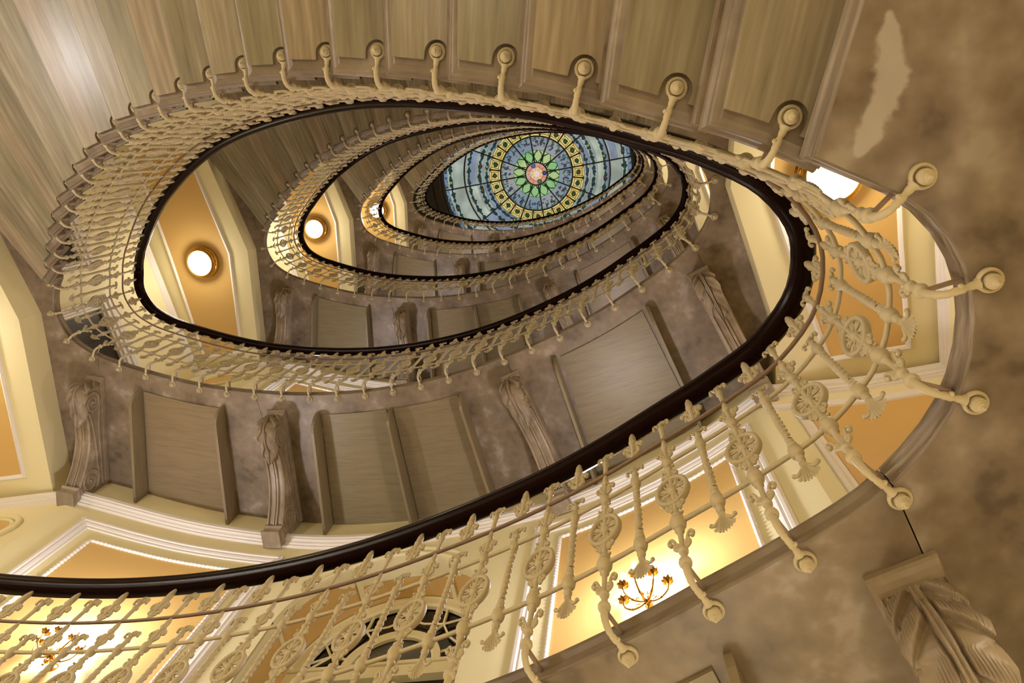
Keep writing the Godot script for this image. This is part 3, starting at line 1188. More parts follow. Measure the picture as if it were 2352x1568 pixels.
func fan_mesh(lod: int) -> ArrayMesh:
	var st := new_st()
	fan_plate(st, 0.208, 0.112, 0.010, 0.037, 0.010, lod)
	for sg in [-1.0, 1.0]:
		tube(st, spline([Vector3(0.010 * sg, 0.185, 0), Vector3(0.026 * sg, 0.160, 0.002), Vector3(0.037 * sg, 0.162, 0.003)], 3), 0.0055, 6 if lod == 0 else 4)
		ball(st, Vector3(0.039 * sg, 0.166, 0.003), 0.0075, 8 if lod == 0 else 4)
	return done(st)

func crown_mesh(lod: int) -> ArrayMesh:
	var st := new_st()
	lathe(st, [0.0, 0.930, 0.0095, 0.931, 0.0095, 1.02, 0.0145, 1.027, 0.0145, 1.038, 0.0105, 1.044, 0.010, 1.08], Vector3.ZERO, 12 if lod == 0 else 6)
	crown(st, 1.045, 0.075, lod)
	return done(st)

func fleur_mesh(lod: int) -> ArrayMesh:
	var st := new_st()
	lathe(st, [0.0, 0.930, 0.0095, 0.931, 0.0105, 1.03, 0.012, 1.062, 0.0175, 1.07, 0.018, 1.08, 0.0145, 1.087, 0.0155, 1.105, 0.0145, 1.13, 0.009, 1.158, 0.0, 1.18], Vector3.ZERO, 12 if lod == 0 else 6)
	ear(st, 0.965, 1.05, 0.036, 0.0066, lod)
	ear(st, 1.0, 1.062, 0.022, 0.0058, lod)
	ear(st, 0.955, 0.99, 0.024, 0.0058, lod)
	return done(st)

func rail_point(t: float, k: int, y: float, d := RAIL_IN) -> Vector3:
	var p := off(t, d)
	return P(p.x, p.y, height(t, k)) + Vector3(0, y, 0)

func rail_sweep(t0: float, t1: float, k: int, y: float, prof: Array, origin: Vector3, dt := 0.25) -> ArrayMesh:
	var st := new_st()
	var rings := []
	var n := int(round((t1 - t0) / dt))
	for i in n + 1:
		var t := t0 + (t1 - t0) * i / n
		var rpt := off(t, RAIL_IN)
		var c := P(rpt.x, rpt.y, rail_height(t, k)) + Vector3(0, y, 0) - origin
		var nn := nin(t)
		var side := Vector3(nn.x, 0, -nn.y)
		var ring := []
		for j in range(0, prof.size(), 2):
			ring.append(c + side * float(prof[j]) + Vector3(0, prof[j + 1], 0))
		rings.append(ring)
	loft(st, rings, true)
	cap(st, rings[0], rings[0][0] - rings[1][0])
	cap(st, rings[-1], rings[-1][0] - rings[-2][0])
	return done(st)

func circle_prof(r: float, n: int) -> Array:
	var out := []
	for i in n:
		out.append_array([cos(TAU * i / n) * r, sin(TAU * i / n) * r])
	return out

func build_railings():
	var meshes := []
	for lod in 2:
		meshes.append({"stem": stem_mesh(lod), "scroll": scroll_mesh(lod), "med": medallion_mesh(lod), "hook": hook_mesh(lod), "pend": pendant_mesh(lod), "fan": fan_mesh(lod), "crown": crown_mesh(lod), "fleur": fleur_mesh(lod)})
	var stay := stay_mesh()
	# handrail section, from its flat underside to the rounded back
	var hand := [-0.026, 0.0, 0.026, 0.0, 0.030, 0.006, 0.036, 0.012, 0.042, 0.022, 0.041, 0.036, 0.034, 0.046, 0.037, 0.056, 0.034, 0.068, 0.020, 0.077, 0.0, 0.080, -0.020, 0.077, -0.034, 0.068, -0.037, 0.056, -0.034, 0.046, -0.041, 0.036, -0.042, 0.022, -0.036, 0.012, -0.030, 0.006]
	var flat := [-0.008, 0.0, 0.008, 0.0, 0.008, 0.006, -0.008, 0.006]
	for k in range(1, 6):
		var lod := 0 if k <= 2 else 1
		var m: Dictionary = meshes[lod]
		var t0 := 24.0 if k > 1 else 29.0
		var t1 := 76.0 if k < 5 else 52.0
		var o := Vector3(0, CY + H[k] * S, 0)
		var what := "cream iron balustrade with dark wood handrail round the %s gallery%s" % [ORD[k], " and the flight above" if k < 5 else " below the skylight"]
		var r := thing("balustrade", what, "railing", o)
		for q in hand.size():
			hand[q] *= 1.15 if k == 1 else 1.0
		inst("handrail", rail_sweep(t0, t1, k, 1.165, hand, o), M.wood, r)
		inst("strap", rail_sweep(t0, t1, k, 0.925, flat, o), M.strap, r)
		for y in [0.286, 0.718]:
			inst("rod", rail_sweep(t0, t1, k, y, circle_prof(0.0085, 8 if lod == 0 else 5), o, 0.25 if lod == 0 else 0.5), M.iron, r)
		var n := int(t1 - t0) + (1 if k == 5 else 0)
		for i in n:
			var t := t0 + i
			for half in 2:
				var tt := t + 0.5 * half
				if tt > t1:
					continue
				var at := rail_point(tt, k, 0.0) - o
				var g := tg(tt)
				var nn := nin(tt)
				var b := Basis(Vector3(g.x, 0, -g.y), Vector3.UP, Vector3(nn.x, 0, -nn.y))
				if b.determinant() < 0.0:
					b.x = -b.x
				var tr := Transform3D(b, at)
				var main := inst("baluster" if half == 0 else "drop_baluster", m.stem if half == 0 else m.pend, M.iron, r)
				main.transform = tr
				if half == 0:
					inst("scrollwork", m.scroll, M.iron, main)
					inst("medallion", m.med, M.iron, main)
					inst("hook", m.hook, M.iron, main)
					if lod == 0:
						inst("stay", stay, M.strap, main)
				else:
					inst("fan", m.fan, M.iron, main)
				var fin := inst("crown_finial" if half == 0 else "spear_finial", m.crown if half == 0 else m.fleur, M.iron, r)
				fin.transform = tr

# ---------------------------------------------------------------- console brackets
const BRACKET := [[-2.857, 1.289, -2.935, 1.965, "at the stair turn"], [-1.787, 1.442, -1.735, 2.12, "midway along the curve"], [-0.474, 1.172, -0.165, 1.80, "between two ribbed panels"], [0.447, 0.603, 0.775, 1.165, "beside the dark joint at the landing"]]

func console_profile() -> Array:               # out from the inner end, depth below the soffit (units)
	return [[0.028, 0.03], [0.030, 0.075], [0.024, 0.11], [0.036, 0.145], [0.07, 0.165], [0.115, 0.165], [0.17, 0.15], [0.24, 0.135], [0.31, 0.132], [0.38, 0.142], [0.45, 0.165], [0.51, 0.195], [0.555, 0.225], [0.60, 0.24], [0.635, 0.238], [0.66, 0.215]]

func build_brackets():
	var parts := bracket_meshes()
	for k in range(1, 6):
		for i in 4:
			if k == 1 and i < 3:
				continue
			var b = BRACKET[i]
			var d := Vector2(b[2] - b[0], b[3] - b[1])
			var len := d.length()
			d = d.normalized()
			var o := thing("console_bracket", "carved marble acanthus console under the %s gallery %s" % [ORD[k], b[4]], "bracket", P(b[0], b[1], H[k]), "acanthus consoles under the galleries")
			o.basis = Basis(Vector3(d.x, 0, -d.y) * len / 0.66, Vector3.UP, Vector3(-d.y, 0, -d.x))
			for e in [["cap_plate", 0], ["body", 1], ["acanthus_leaf", 2], ["volute", 3], ["foot", 4]]:
				inst(e[0], parts[e[1]], M.carved, o)

func bracket_meshes() -> Array:
	var w := 0.046 * S          # half width of the body
	var pw := 0.054 * S
	var out := []
	# cap plate with a hollow edge
	var st := new_st(false)
	var rings := []
	for e in [[0.0, 0.0], [0.0, 0.010], [0.005, 0.013], [0.010, 0.020], [0.018, 0.026], [0.026, 0.030]]:
		var g: float = e[0] * S
		var y: float = -e[1] * S
		rings.append([Vector3(g, y, -pw + g * 0.3), Vector3(0.66 * S, y, -pw + g * 0.3), Vector3(0.66 * S, y, pw - g * 0.3), Vector3(g, y, pw - g * 0.3)])
	loft(st, rings, true)
	cap(st, rings[-1], Vector3.DOWN)
	out.append(done(st))
	# body: S scroll, with a raised band and edge fillets on its face
	var prof := console_profile()
	var fine := []
	for i in prof.size() - 1:
		var a = prof[max(i - 1, 0)]
		var d = prof[min(i + 2, prof.size() - 1)]
		for j in 4:
			fine.append(Vector2(prof[i][0], prof[i][1]).cubic_interpolate(Vector2(prof[i + 1][0], prof[i + 1][1]), Vector2(a[0], a[1]), Vector2(d[0], d[1]), j / 4.0))
	fine.append(Vector2(0.66, 0.215))
	st = new_st(false)
	rings = []
	for i in fine.size():
		var p: Vector2 = fine[i]
		var q: Vector2 = fine[min(i + 1, fine.size() - 1)] - fine[max(i - 1, 0)]
		var nn := Vector2(-q.y, q.x).normalized()
		if nn.y < 0.0:
			nn = -nn
		var ring := [Vector3(p.x * S, -0.02 * S, -w)]
		for e in [[-1.0, 0.0], [-0.80, 0.004], [-0.74, -0.007], [-0.30, -0.007], [-0.24, 0.005], [-0.06, 0.005], [0.0, -0.006], [0.06, 0.005], [0.24, 0.005], [0.30, -0.007], [0.74, -0.007], [0.80, 0.004], [1.0, 0.0]]:
			var c: Vector2 = p + nn * float(e[1])
			ring.append(Vector3(c.x * S, -c.y * S, w * e[0]))
		ring.append(Vector3(p.x * S, -0.02 * S, w))
		rings.append(ring)
	loft(st, rings, false)
	cap(st, rings[0], Vector3.LEFT)
	cap(st, rings[-1], Vector3.RIGHT)
	out.append(done(st))
	# acanthus leaf over the inner half
	st = new_st()
	rings = []
	var rows := 110
	var cols := 72
	for i in rows + 1:
		var f := float(i) / rows
		var fi: float = f * 28.0
		var p: Vector2 = fine[int(fi)].lerp(fine[min(int(fi) + 1, fine.size() - 1)], fi - int(fi))
		var q: Vector2 = fine[min(int(fi) + 1, fine.size() - 1)] - fine[max(int(fi) - 1, 0)]
		var nn := Vector2(-q.y, q.x).normalized()
		if nn.y < 0.0 and nn.x > 0.0 or nn.y < -0.5:
			nn = -nn
		if i < 16 and nn.x > 0.0:
			nn = -nn
		var lq := f * 4.0 + 0.15
		var lobe := 1.0 - absf(2.0 * (lq - floorf(lq)) - 1.15) * 0.8
		var half := w * (1.10 + 0.18 * sin(PI * minf(f * 1.15, 1.0))) * (0.80 + 0.22 * pow(lobe, 0.6)) * (1.0 if f < 0.82 else sqrt(maxf(0.02, 1.0 - pow((f - 0.82) / 0.18, 2.0))))
		var ring := []
		for j in cols + 1:
			var x := 2.0 * j / cols - 1.0
			var ax := absf(x)
			# overlapping lobes sweep back from the midrib, each finely ribbed towards its lower edge
			var ph: float = f * 4.0 - ax * 0.80 + 0.95
			var saw: float = ph - floorf(ph)
			var side := smoothstep(0.13, 0.22, ax)
			var hump := sin(PI * pow(saw, 1.35) * 0.62) * (1.0 - smoothstep(0.93, 1.0, saw))
			var rib := 0.0016 * sin(ax * 13.0 * TAU) * smoothstep(0.35, 0.55, saw) * (1.0 - smoothstep(0.80, 0.95, saw)) * side
			var lift := 0.006 + 0.019 * hump * side * (1.0 - 0.30 * ax) + rib
			lift += 0.020 * (1.0 - smoothstep(0.10, 0.14, ax)) - 0.004 * (1.0 - smoothstep(0.0, 0.07, ax))
			lift -= 0.020 * pow(ax, 5.0)
			lift *= smoothstep(0.0, 0.07, f) * 0.85 + 0.15
			lift += 0.02 * smoothstep(0.8, 1.0, f)
			var c: Vector2 = p + nn * lift
			ring.append(Vector3(c.x * S, -c.y * S, half * x))
		rings.append(ring)
	loft(st, rings, false)
	out.append(done(st))
	# volutes on both cheeks
	st = new_st()
	for sg in [-1.0, 1.0]:
		for v in [[0.115, 0.100, 0.060, 1.0, 2.2], [0.565, 0.150, 0.080, -1.0, 2.4]]:
			var path := []
			var rad := []
			for i in 57:
				var f := i / 56.0
				var an: float = f * TAU * v[4] * v[3] + PI * 0.5
				var rr: float = v[2] * pow(1.0 - f, 0.9) + 0.004
				path.append(Vector3((v[0] + cos(an) * rr) * S, -(v[1] + sin(an) * rr) * S, w * sg))
				rad.append(0.0135 * (1.0 - 0.4 * f))
			tube(st, path, rad, 7)
			ball(st, Vector3(v[0] * S, -v[1] * S, w * sg), 0.02, 10)
		tube(st, spline([Vector3(0.165 * S, -0.13 * S, w * sg), Vector3(0.27 * S, -0.105 * S, w * sg), Vector3(0.39 * S, -0.09 * S, w * sg), Vector3(0.50 * S, -0.085 * S, w * sg), Vector3(0.58 * S, -0.07 * S, w * sg)], 5), 0.012, 7)
		tube(st, spline([Vector3(0.12 * S, -0.04 * S, w * sg), Vector3(0.27 * S, -0.06 * S, w * sg), Vector3(0.42 * S, -0.055 * S, w * sg), Vector3(0.63 * S, -0.05 * S, w * sg)], 5), 0.010, 7)
	out.append(done(st))
	# foot block against the wall
	st = new_st(false)
	rings = []
	for e in [[0.205, 0.0, 0.0], [0.235, 0.0, 0.0], [0.240, 0.010, 0.006], [0.248, 0.012, 0.008], [0.262, 0.004, 0.003], [0.285, 0.0, 0.0], [0.292, 0.006, 0.006], [0.300, 0.006, 0.006]]:
		var x0: float = (0.575 - e[1]) * S
		var zz: float = w * 0.98 + e[2] * S
		var y: float = -e[0] * S
		rings.append([Vector3(x0, y, -zz), Vector3(0.665 * S, y, -zz), Vector3(0.665 * S, y, zz), Vector3(x0, y, zz)])
	loft(st, rings, true)
	cap(st, rings[-1], Vector3.DOWN)
	out.append(done(st))
	return out

# ---------------------------------------------------------------- wall mouldings
const CROWN := [0.0, 0.0, 0.042, 0.0, 0.042, -0.022, 0.036, -0.028, 0.036, -0.036, 0.025, -0.043, 0.020, -0.054, 0.012, -0.058, 0.012, -0.068, 0.005, -0.072, 0.0, -0.076]
const FRAME := [0.0, 0.0, 0.010, 0.0, 0.018, -0.008, 0.018, -0.020, 0.010, -0.026, 0.014, -0.036, 0.010, -0.048, 0.006, -0.052, 0.006, -0.066, 0.0, -0.070]

func swap_sign(a: Array, sg: float) -> Array:
	var out := []
	for i in range(0, a.size(), 2):
		out.append_array([a[i], a[i + 1] * sg])
	return out

func rope(st: SurfaceTool, w: PackedVector2Array, s0: float, s1: float, h0: float, h1: float):
	var path := []
	var corner := [[s0, h0], [s0, h1], [s1, h1], [s1, h0], [s0, h0]]
	for i in 4:
		var n := int((absf(corner[i + 1][0] - corner[i][0]) + absf(corner[i + 1][1] - corner[i][1])) / 0.0075)
		for j in n:
			var s: float = lerpf(corner[i][0], corner[i + 1][0], float(j) / n)
			var q := wp(w, s)
			var p: Vector2 = q[0] + q[2] * 0.006
			path.append(P(p.x, p.y, lerpf(corner[i][1], corner[i + 1][1], float(j) / n)))
	path.append(path[0])
	var rad := []
	for i in path.size():
		rad.append(0.019 if i % 3 != 0 else 0.012)
	tube(st, path, rad, 6, false)

func field(st: SurfaceTool, w: PackedVector2Array, s0: float, s1: float, h0: float, h1: float):
	wall_sweep(st, w, s0, s1, h0, [0.0, 0.0, 0.003, 0.0, 0.003, h1 - h0, 0.0, h1 - h0])

func build_wall_trim():
	for k in range(1, 6):
		var front: Node3D = M["front%d" % k]
		var ht: float = H[k + 1]
		var hb: float = H[k] + 0.42
		var st := new_st(false)
		wall_sweep(st, WB, 0.0, wlen(WB), ht - 0.195, CROWN)
		obj("crown_moulding", st, M.white, front)
		for p in [[0.165, 1.31, 0.315, 1.175], [2.69, 3.85, 2.83, 3.705]]:
			st = new_st(false)
			wall_sweep(st, WB, p[0], p[1], ht - 0.37, FRAME)
			wall_sweep(st, WB, p[0], p[1], hb - 0.14, swap_sign(FRAME, -1.0))
			wall_post(st, WB, p[0], hb - 0.14, ht - 0.37, swap_sign(FRAME, -1.0))
			wall_post(st, WB, p[1], hb - 0.14, ht - 0.37, FRAME)
			obj("panel_frame", st, M.white, front)
			st = new_st(false)
			field(st, WB, p[2], p[3], hb, ht - 0.525)
			obj("panel_field", st, M.orange, front)
			st = new_st()
			if k <= 2:
				rope(st, WB, p[2], p[3], hb, ht - 0.525)
			else:
				for e in [[p[2], p[2] + 0.02], [p[3] - 0.02, p[3]]]:
					wall_sweep(st, WB, e[0], e[1], hb, [0.0, 0.0, 0.014, 0.0, 0.014, ht - 0.525 - hb, 0.0, ht - 0.525 - hb])
				wall_sweep(st, WB, p[2], p[3], ht - 0.535, [0.0, 0.0, 0.014, 0.0, 0.014, 0.02, 0.0, 0.02])
			obj("rope_moulding", st, M.white, front)
	for w in [[WL, "wall_corner_left"], [WR, "wall_corner_right"], [LE, "wall_left"], [RE, "wall_right"]]:
		var root := get_node(str(w[1]))
		var ln := wlen(w[0])
		for k in range(1, 6):
			var ht: float = H[k + 1]
			var st := new_st(false)
			var slim := []
			for q in CROWN.size():
				slim.append(CROWN[q] * (0.62 if q % 2 == 0 else 0.8))
			wall_sweep(st, w[0], 0.0, ln, ht - 0.185, slim if w[0] == LE or w[0] == RE else CROWN)
			if w[0] == WR or w[0] == RE:
				wall_sweep(st, w[0], 0.0, ln, ht - 0.36, [0.0, 0.0, 0.012, 0.0, 0.016, -0.02, 0.008, -0.04, 0.008, -0.06, 0.0, -0.066])
			obj("crown_moulding", st, M.white, root)
			if w[0] == WR:
				st = new_st(false)
				field(st, WR, 0.12, 0.74, H[k] + 0.16, ht - 0.43)
				obj("panel_field", st, M.orange, root)
				st = new_st(false)
				for s in [0.07, 0.74]:
					wall_post(st, WR, s, H[k] + 0.1, ht - 0.43, [0.0, 0.0, 0.014, 0.0, 0.016, 0.015, 0.008, 0.03, 0.008, 0.045, 0.0, 0.05])
				obj("panel_frame", st, M.white, root)
			elif w[0] == RE:
				st = new_st(false)
				field(st, RE, 0.12, 0.62, H[k] + 0.16, ht - 0.46)
				obj("panel_field", st, M.orange, root)

# ---------------------------------------------------------------- arched window and doors
func arch_frame(k: int) -> Array:               # origin at the springing, along, outward
	var q := wp(WB, ARCH_S)
	return [P(q[0].x, q[0].y, H[k + 1] - ARCH_D), Vector3(q[1].x, 0, -q[1].y), Vector3(-q[2].x, 0, q[2].y)]

func build_window():
	for k in range(1, 6):
		var f := arch_frame(k)
		var o: Vector3 = f[0]
		var T: Vector3 = f[1]
		var N: Vector3 = f[2]
		var R := ARCH_R * S
		var drop: float = (H[k + 1] - ARCH_D - H[k] - 0.1) * S
		var front: Node3D = M["front%d" % k]
		# archivolt on the wall face
		var st := new_st()
		var rings := []
		for e in [[1.0, 0.0], [1.0, -0.022], [1.02, -0.028], [1.05, -0.028], [1.06, -0.016], [1.085, -0.016], [1.095, -0.03], [1.13, -0.034], [1.15, -0.016], [1.155, 0.03]]:
			var ring := [o + T * R * float(e[0]) - Vector3(0, drop, 0) + N * float(e[1])]
			for i in 41:
				var a := PI * i / 40
				ring.append(o + T * (cos(a) * R * e[0]) + Vector3(0, sin(a) * R * e[0], 0) + N * float(e[1]))
			ring.append(o - T * R * float(e[0]) - Vector3(0, drop, 0) + N * float(e[1]))
			rings.append(ring)
		loft(st, rings, false)
		obj("archivolt", st, M.wall, front)
		# reveal: cream strip, orange coffers, cream strip
		var deep := ARCH_DEEP * S
		for e in [[0.0, 0.06, 0.0, 0], [0.06, deep - 0.07, 0.006, 1], [deep - 0.07, deep, 0.0, 0]]:
			st = new_st(false)
			for seg in 3:
				var r2 := []
				for i in 17:
					var a := PI * (seg + i / 16.0) / 3.0
					var rr: float = R + e[2]
					var ring := []
					for q in [float(e[0]), float(e[1])]:
						ring.append(o + T * (cos(a) * rr) + Vector3(0, sin(a) * rr, 0) + N * q)
					r2.append(ring)
				loft(st, r2, false)
			for sg in [-1.0, 1.0]:
				var a: Vector3 = o + T * (R * sg)
				loft(st, [[a + N * float(e[0]), a + N * float(e[1])], [a + N * float(e[0]) - Vector3(0, drop, 0), a + N * float(e[1]) - Vector3(0, drop, 0)]], false)
			obj("reveal", st, M.orange if e[3] == 1 else M.wall, front)
		st = new_st(false)
		for a in [0.02, PI / 3.0, 2.0 * PI / 3.0, PI - 0.02]:
			var c := o + T * (cos(a) * R) + Vector3(0, sin(a) * R, 0) + N * (deep * 0.5)
			var rad := (T * cos(a) + Vector3(0, sin(a), 0)).normalized()
			box(st, c, Vector3(0.03, 0.05, deep), Basis(rad, rad.cross(N), N))
		obj("reveal_rib", st, M.wall, front)
		if k > 2:
			continue
		var w := Node3D.new()
		w.name = "window_%d" % k
		add_child(w, true)
		w.position = o + N * deep
		struct(w, "arched fanlight with cream spokes and dark night panes behind the %s gallery" % ORD[k], "window")
		var fan := func(r: float, a: float, z: float) -> Vector3: return T * (cos(a) * r) + Vector3(0, sin(a) * r, 0) + N * z
		# frame
		st = new_st(false)
		for rr in [[R * 0.89, R * 1.0, 0.05], [R * 0.41, R * 0.50, 0.04]]:
			var r3 := []
			for i in 41:
				var a := PI * i / 40
				r3.append([fan.call(rr[0], a, 0.0), fan.call(rr[0], a, -rr[2] * 0.7), fan.call(rr[0] + 0.02, a, -rr[2]), fan.call(rr[1], a, -rr[2]), fan.call(rr[1], a, 0.0)])
			loft(st, r3, true)
		box(st, Vector3(0, -0.10, 0) - N * 0.03, Vector3(R * 2.0, 0.12, 0.07), Basis(T, Vector3.UP, N))
		box(st, Vector3(0, -0.02, 0) - N * 0.03, Vector3(R * 2.0, 0.03, 0.10), Basis(T, Vector3.UP, N))
		for sg in [-1.0, 1.0]:
			box(st, T * (R * 0.94 * sg) - Vector3(0, drop * 0.5, 0) - N * 0.025, Vector3(R * 0.12, drop, 0.06), Basis(T, Vector3.UP, N))
		box(st, -Vector3(0, drop * 0.5, 0) - N * 0.025, Vector3(R * 0.14, drop, 0.06), Basis(T, Vector3.UP, N))
		obj("window_frame", st, M.wall, w)
		# spokes that fork, with arcs between the forks
		for i in 5:
			st = new_st(false)
			var a := PI * (i + 0.5) / 5.0
			tube(st, [fan.call(R * 0.49, a, -0.02), fan.call(R * 0.70, a, -0.02)], 0.013, 4)
			for sg in [-1.0, 1.0]:
				tube(st, [fan.call(R * 0.70, a, -0.02), fan.call(R * 0.91, a + 0.17 * sg, -0.02)], 0.013, 4)
				if (i > 0 or sg > 0.0) and (i < 4 or sg < 0.0):
					tube(st, [fan.call(R * 0.70, a, -0.02), fan.call(R * 0.63, a + PI / 10.0 * sg, -0.02)], 0.012, 4)
				else:
					tube(st, [fan.call(R * 0.70, a, -0.02), fan.call(R * 0.9, a + 0.30 * sg, -0.02)], 0.012, 4)
			obj("fan_spoke", st, M.wall, w)
			st = new_st(false)
			var ring := [fan.call(R * 0.45, PI * i / 5.0, 0.012)]
			var rows := [[], []]
			for j in 9:
				var b := PI * (i + j / 8.0) / 5.0
				rows[0].append(fan.call(R * 0.45, b, 0.012))
				rows[1].append(fan.call(R * 0.95, b, 0.012))
			loft(st, rows, false)
			obj("pane", st, M.pane, w)
		st = new_st(false)
		var half := []
		for j in 17:
			half.append(fan.call(R * 0.45, PI * j / 16.0, 0.012))
		cap(st, half, -N)
		obj("pane", st, M.pane_grey, w)
		for sg in [-1.0, 1.0]:
			st = new_st(false)
			box(st, T * (R * 0.48 * sg) - Vector3(0, drop * 0.5, 0) + N * 0.012, Vector3(R * 0.86, drop, 0.01), Basis(T, Vector3.UP, N))
			obj("pane", st, M.pane, w)
			st = new_st(false)
			for d2 in [-1.0, 1.0]:
				tube(st, [T * (R * (0.48 + 0.38 * d2) * sg) + Vector3(0, -0.18, 0) - N * 0.02, T * (R * 0.48 * sg) + Vector3(0, -0.36, 0) - N * 0.02], 0.012, 4)
			obj("glazing_bar", st, M.wall, w)
		st = new_st(false)
		box(st, N * 0.06 + Vector3(0, -drop * 0.25, 0), Vector3(R * 2.2, drop * 1.5 + R * 2.2, 0.04), Basis(T, Vector3.UP, N))
		obj("night_backing", st, M.dark, w)

func build_doors():
	var ln := wlen(LE)
	for k in range(1, 4):
		var j := 0
		for e in [[ln - 0.85, ln - 0.41], [ln - 1.56, ln - 1.25]]:
			j += 1
			var q := wp(LE, (e[0] + e[1]) * 0.5)
			var T := Vector3(q[1].x, 0, -q[1].y)
			var N := Vector3(q[2].x, 0, -q[2].y)
			var wide: float = (e[1] - e[0]) * S
			var y0: float = 0.1 * S
			var y1: float = 1.50 * S
			var d := Node3D.new()
			d.name = "door_%d" % (k * 2 + j - 2)
			add_child(d, true)
			d.position = P(q[0].x, q[0].y, H[k])
			struct(d, "dark %s doorway with white fluted surround in the end wall above the %s gallery" % [["", "wide", "narrow"][j], ORD[k]], "door")
			var b := Basis(T, Vector3.UP, N)
			for sg in [-1.0, 1.0]:
				var st := new_st(false)
				box(st, T * (wide * 0.245 * sg) + Vector3(0, (y0 + y1) / 2, 0) + N * 0.01, Vector3(wide * 0.485, y1 - y0, 0.03), b)
				obj("door_leaf", st, M.dark, d)
			var s2 := new_st(false)
			for sg in [-1.0, 1.0]:
				for i in 4:
					box(s2, T * ((wide * 0.5 + 0.025 + 0.035 * i) * sg) + Vector3(0, (y0 + y1) / 2 + 0.02 * i, 0) + N * (0.03 + 0.012 * (i % 2)), Vector3(0.03, y1 - y0 + 0.05 * i, 0.06 + 0.024 * (i % 2)), b)
			for i in 5:
				box(s2, Vector3(0, y1 + 0.03 + 0.05 * i, 0) + N * (0.03 + 0.015 * (i % 2 + i / 4)), Vector3(wide + 0.30 + 0.05 * (i / 3), 0.045, 0.06 + 0.03 * (i % 2 + i / 4)), b)
			obj("door_frame", s2, M.white, d)
	# oval openings in the short corner wall
	for k in range(1, 4):
		var q := wp(WL, 0.44)
		var T := Vector3(q[1].x, 0, -q[1].y)
		var N := Vector3(q[2].x, 0, -q[2].y)
		var o := Node3D.new()
		o.name = "window_%d" % (k + 2)
		add_child(o, true)
		o.position = P(q[0].x, q[0].y, H[k + 1] - 0.53)
		struct(o, "oval window with a cream roll moulding in the corner wall above the %s gallery" % ORD[k], "window")
		var rx := 0.25 * S
		var ry := 0.155 * S
		var st := new_st()
		var path := []
		for i in 49:
			var a := TAU * i / 48
			path.append(T * (cos(a) * rx) + Vector3(0, sin(a) * ry, 0) + N * 0.01)
		tube(st, path, 0.032, 10, false)
		obj("window_frame", st, M.wall, o)
		st = new_st()
		path = []
		for i in 49:
			var a := TAU * i / 48
			path.append(T * (cos(a) * rx * 0.86) + Vector3(0, sin(a) * ry * 0.80, 0) + N * 0.008)
		tube(st, path, 0.02, 8, false)
		obj("window_frame", st, M.ceil, o)
		st = new_st(false)
		var ring := []
		for i in 40:
			var a := TAU * i / 40
			ring.append(T * (cos(a) * rx * 0.84) + Vector3(0, sin(a) * ry * 0.78, 0) + N * 0.006)
		cap(st, ring, N)
		obj("pane", st, M.orange, o)

# ---------------------------------------------------------------- lamps
func build_lamps():
	# round ceiling lamps of the corridors
	var drum := new_st()
	lathe(drum, [0.262, 0.0, 0.262, -0.012, 0.245, -0.018, 0.238, -0.034, 0.246, -0.044, 0.240, -0.056, 0.226, -0.062, 0.222, -0.080, 0.232, -0.090, 0.228, -0.104, 0.214, -0.112, 0.196, -0.114, 0.192, -0.108], Vector3.ZERO, 40)
	var drum_mesh := done(drum)
	var beads := new_st()
	for i in 24:
		var a := TAU * i / 24
		ball(beads, Vector3(cos(a) * 0.231, -0.071, sin(a) * 0.231), 0.011, 8)
	var bead_mesh := done(beads)
	var disc := new_st()
	lathe(disc, [0.0, -0.125, 0.14, -0.120, 0.195, -0.109], Vector3.ZERO, 28)
	var disc_mesh := done(disc)
	var knob := new_st()
	lathe(knob, [0.0, -0.136, 0.006, -0.134, 0.007, -0.126, 0.0, -0.120], Vector3.ZERO, 10)
	var knob_mesh := done(knob)
	for k in range(1, 6):
		for e in 2:
			var c: Vector2 = [Vector2(-3.555, 1.04), Vector2(0.965, 0.14)][e]
			var o := thing("ceiling_lamp", "round brass rimmed lamp in the orange ceiling %s of the %s gallery" % [["beyond the stair turn", "beyond the rounded landing"][e], ORD[k]], "lamp", P(c.x, c.y, H[k] - 0.16) - Vector3(0, 0.008, 0), "round ceiling lamps")
			inst("rim", drum_mesh, M.brass, o)
			inst("bead", bead_mesh, M.brass, o)
			inst("diffuser", disc_mesh, M.glow, o)
			inst("knob", knob_mesh, M.brass, o)
			omni(o.position + Vector3(0, -0.17, 0), E_CEIL * (1.0 if k < 4 else 1.5), 0.15, "ceiling_lamp_light")
	# branched wall lights in the framed panels
	var sc := sconce_meshes()
	stair_wall_sconce(sc)
	for k in range(1, 6):
		for e in 2:
			var q := wp(WB, [0.735, 3.265][e])
			var n := Vector3(q[2].x, 0, -q[2].y)
			var o := thing("wall_sconce", "gilt candle sconce %s beside the arched window of the %s gallery" % [["towards the stair turn", "towards the landing"][e], ORD[k]], "sconce", P(q[0].x, q[0].y, H[k] + 1.22), "gilt candle sconces")
			o.basis = Basis(Vector3.UP.cross(n), Vector3.UP, n)
			inst("backplate", sc.plate, M.brass, o)
			for i in 5:
				var a := PI * (i + 0.15) / 4.3
				var b := Basis(Vector3.UP, -a)
				var arm := inst("arm", sc.arm, M.brass, o)
				arm.transform = Transform3D(b, Vector3(0, 0, 0.10))
				inst("drip_pan", sc.pan, M.brass, arm)
				inst("candle", sc.candle, M.wall, arm)
				inst("bulb", sc.bulb, M.glow, arm)
			omni(o.position + n * 0.25 + Vector3(0, 0.20, 0), E_SCONCE * [1.0, 1.0, 0.85, 0.9, 1.0, 1.0][k], 0.08, "sconce_light", BULB)

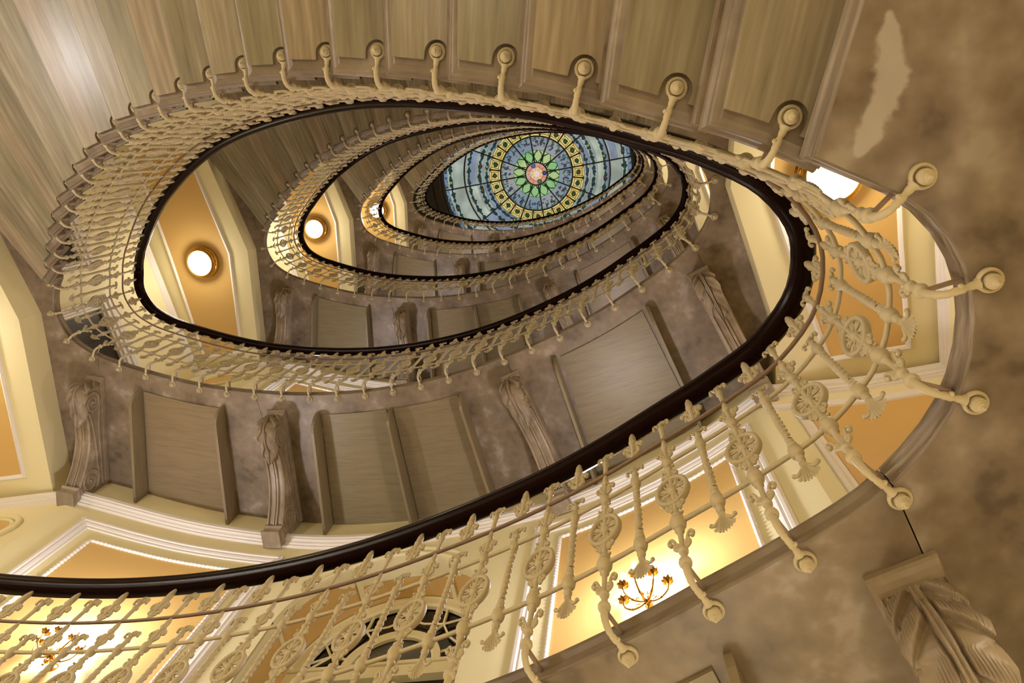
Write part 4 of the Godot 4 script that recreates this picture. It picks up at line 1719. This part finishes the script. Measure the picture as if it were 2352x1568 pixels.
func stair_wall_sconce(sc: Dictionary):
	var q := wp(TOP, 4.25)
	var n := Vector3(q[2].x, 0, -q[2].y)
	var o := thing("wall_sconce", "gilt candle sconce on the cream wall under the first flight", "sconce", P(q[0].x, q[0].y, 1.15), "gilt candle sconces")
	o.basis = Basis(Vector3.UP.cross(n), Vector3.UP, n)
	inst("backplate", sc.plate, M.brass, o)
	for i in 5:
		var arm := inst("arm", sc.arm, M.brass, o)
		arm.transform = Transform3D(Basis(Vector3.UP, -PI * (i + 0.15) / 4.3), Vector3(0, 0, 0.10))
		inst("drip_pan", sc.pan, M.brass, arm)
		inst("candle", sc.candle, M.wall, arm)
		inst("bulb", sc.bulb, M.glow, arm)
	omni(o.position + n * 0.15 + Vector3(0, 0.20, 0), 3.0, 0.1, "sconce_light", BULB)

func sconce_meshes() -> Dictionary:
	var st := new_st()
	lathe(st, [0.0, 0.0, 0.035, 0.0, 0.045, 0.006, 0.035, 0.014, 0.018, 0.02, 0.014, 0.05, 0.02, 0.07, 0.014, 0.10, 0.0, 0.115], Vector3(0, 0.0, 0.0), 12, Vector3.RIGHT, Vector3.UP, Vector3.BACK)
	lathe(st, [0.0, -0.09, 0.01, -0.085, 0.006, -0.07, 0.02, -0.05, 0.012, -0.03, 0.024, 0.0, 0.014, 0.03, 0.008, 0.06, 0.014, 0.075, 0.0, 0.10], Vector3(0, 0, 0.10), 12)
	for i in 6:
		var a := TAU * i / 6
		tube(st, spline([Vector3(cos(a) * 0.012, -0.02, 0.10 + sin(a) * 0.012), Vector3(cos(a) * 0.035, 0.0, 0.10 + sin(a) * 0.035), Vector3(cos(a) * 0.03, 0.035, 0.10 + sin(a) * 0.03), Vector3(cos(a) * 0.045, 0.03, 0.10 + sin(a) * 0.045)], 3), 0.006, 5)
	var plate := done(st)
	st = new_st()
	var p := spline([Vector3(0.01, 0, 0), Vector3(0.05, -0.03, 0), Vector3(0.10, -0.035, 0), Vector3(0.145, 0.0, 0), Vector3(0.155, 0.05, 0), Vector3(0.155, 0.085, 0)], 5)
	tube(st, p, 0.0065, 7)
	tube(st, spline([Vector3(0.06, -0.032, 0), Vector3(0.075, -0.01, 0), Vector3(0.06, 0.004, 0), Vector3(0.052, -0.008, 0)], 4), 0.005, 6)
	ball(st, Vector3(0.10, -0.035, 0), 0.01, 8)
	var arm := done(st)
	st = new_st()
	var rings := []
	for e in [[0.008, 0.078], [0.022, 0.085], [0.036, 0.086], [0.036, 0.090], [0.02, 0.092], [0.012, 0.10]]:
		var ring := []
		for i in 24:
			var a := TAU * i / 24
			var r: float = e[0] * (1.0 + (0.18 if e[0] > 0.03 else 0.0) * sin(a * 8.0))
			ring.append(Vector3(0.155 + cos(a) * r, e[1] + (0.006 * sin(a * 8.0 + 1.0) if e[0] > 0.03 else 0.0), sin(a) * r))
		rings.append(ring)
	loft(st, rings, true)
	var pan := done(st)
	st = new_st()
	lathe(st, [0.0, 0.095, 0.012, 0.096, 0.012, 0.145, 0.0, 0.146], Vector3(0.155, 0, 0), 10)
	var candle := done(st)
	st = new_st()
	lathe(st, [0.0, 0.144, 0.014, 0.150, 0.020, 0.174, 0.015, 0.200, 0.0, 0.222], Vector3(0.155, 0, 0), 8)
	return {"plate": plate, "arm": arm, "pan": pan, "candle": candle, "bulb": done(st)}
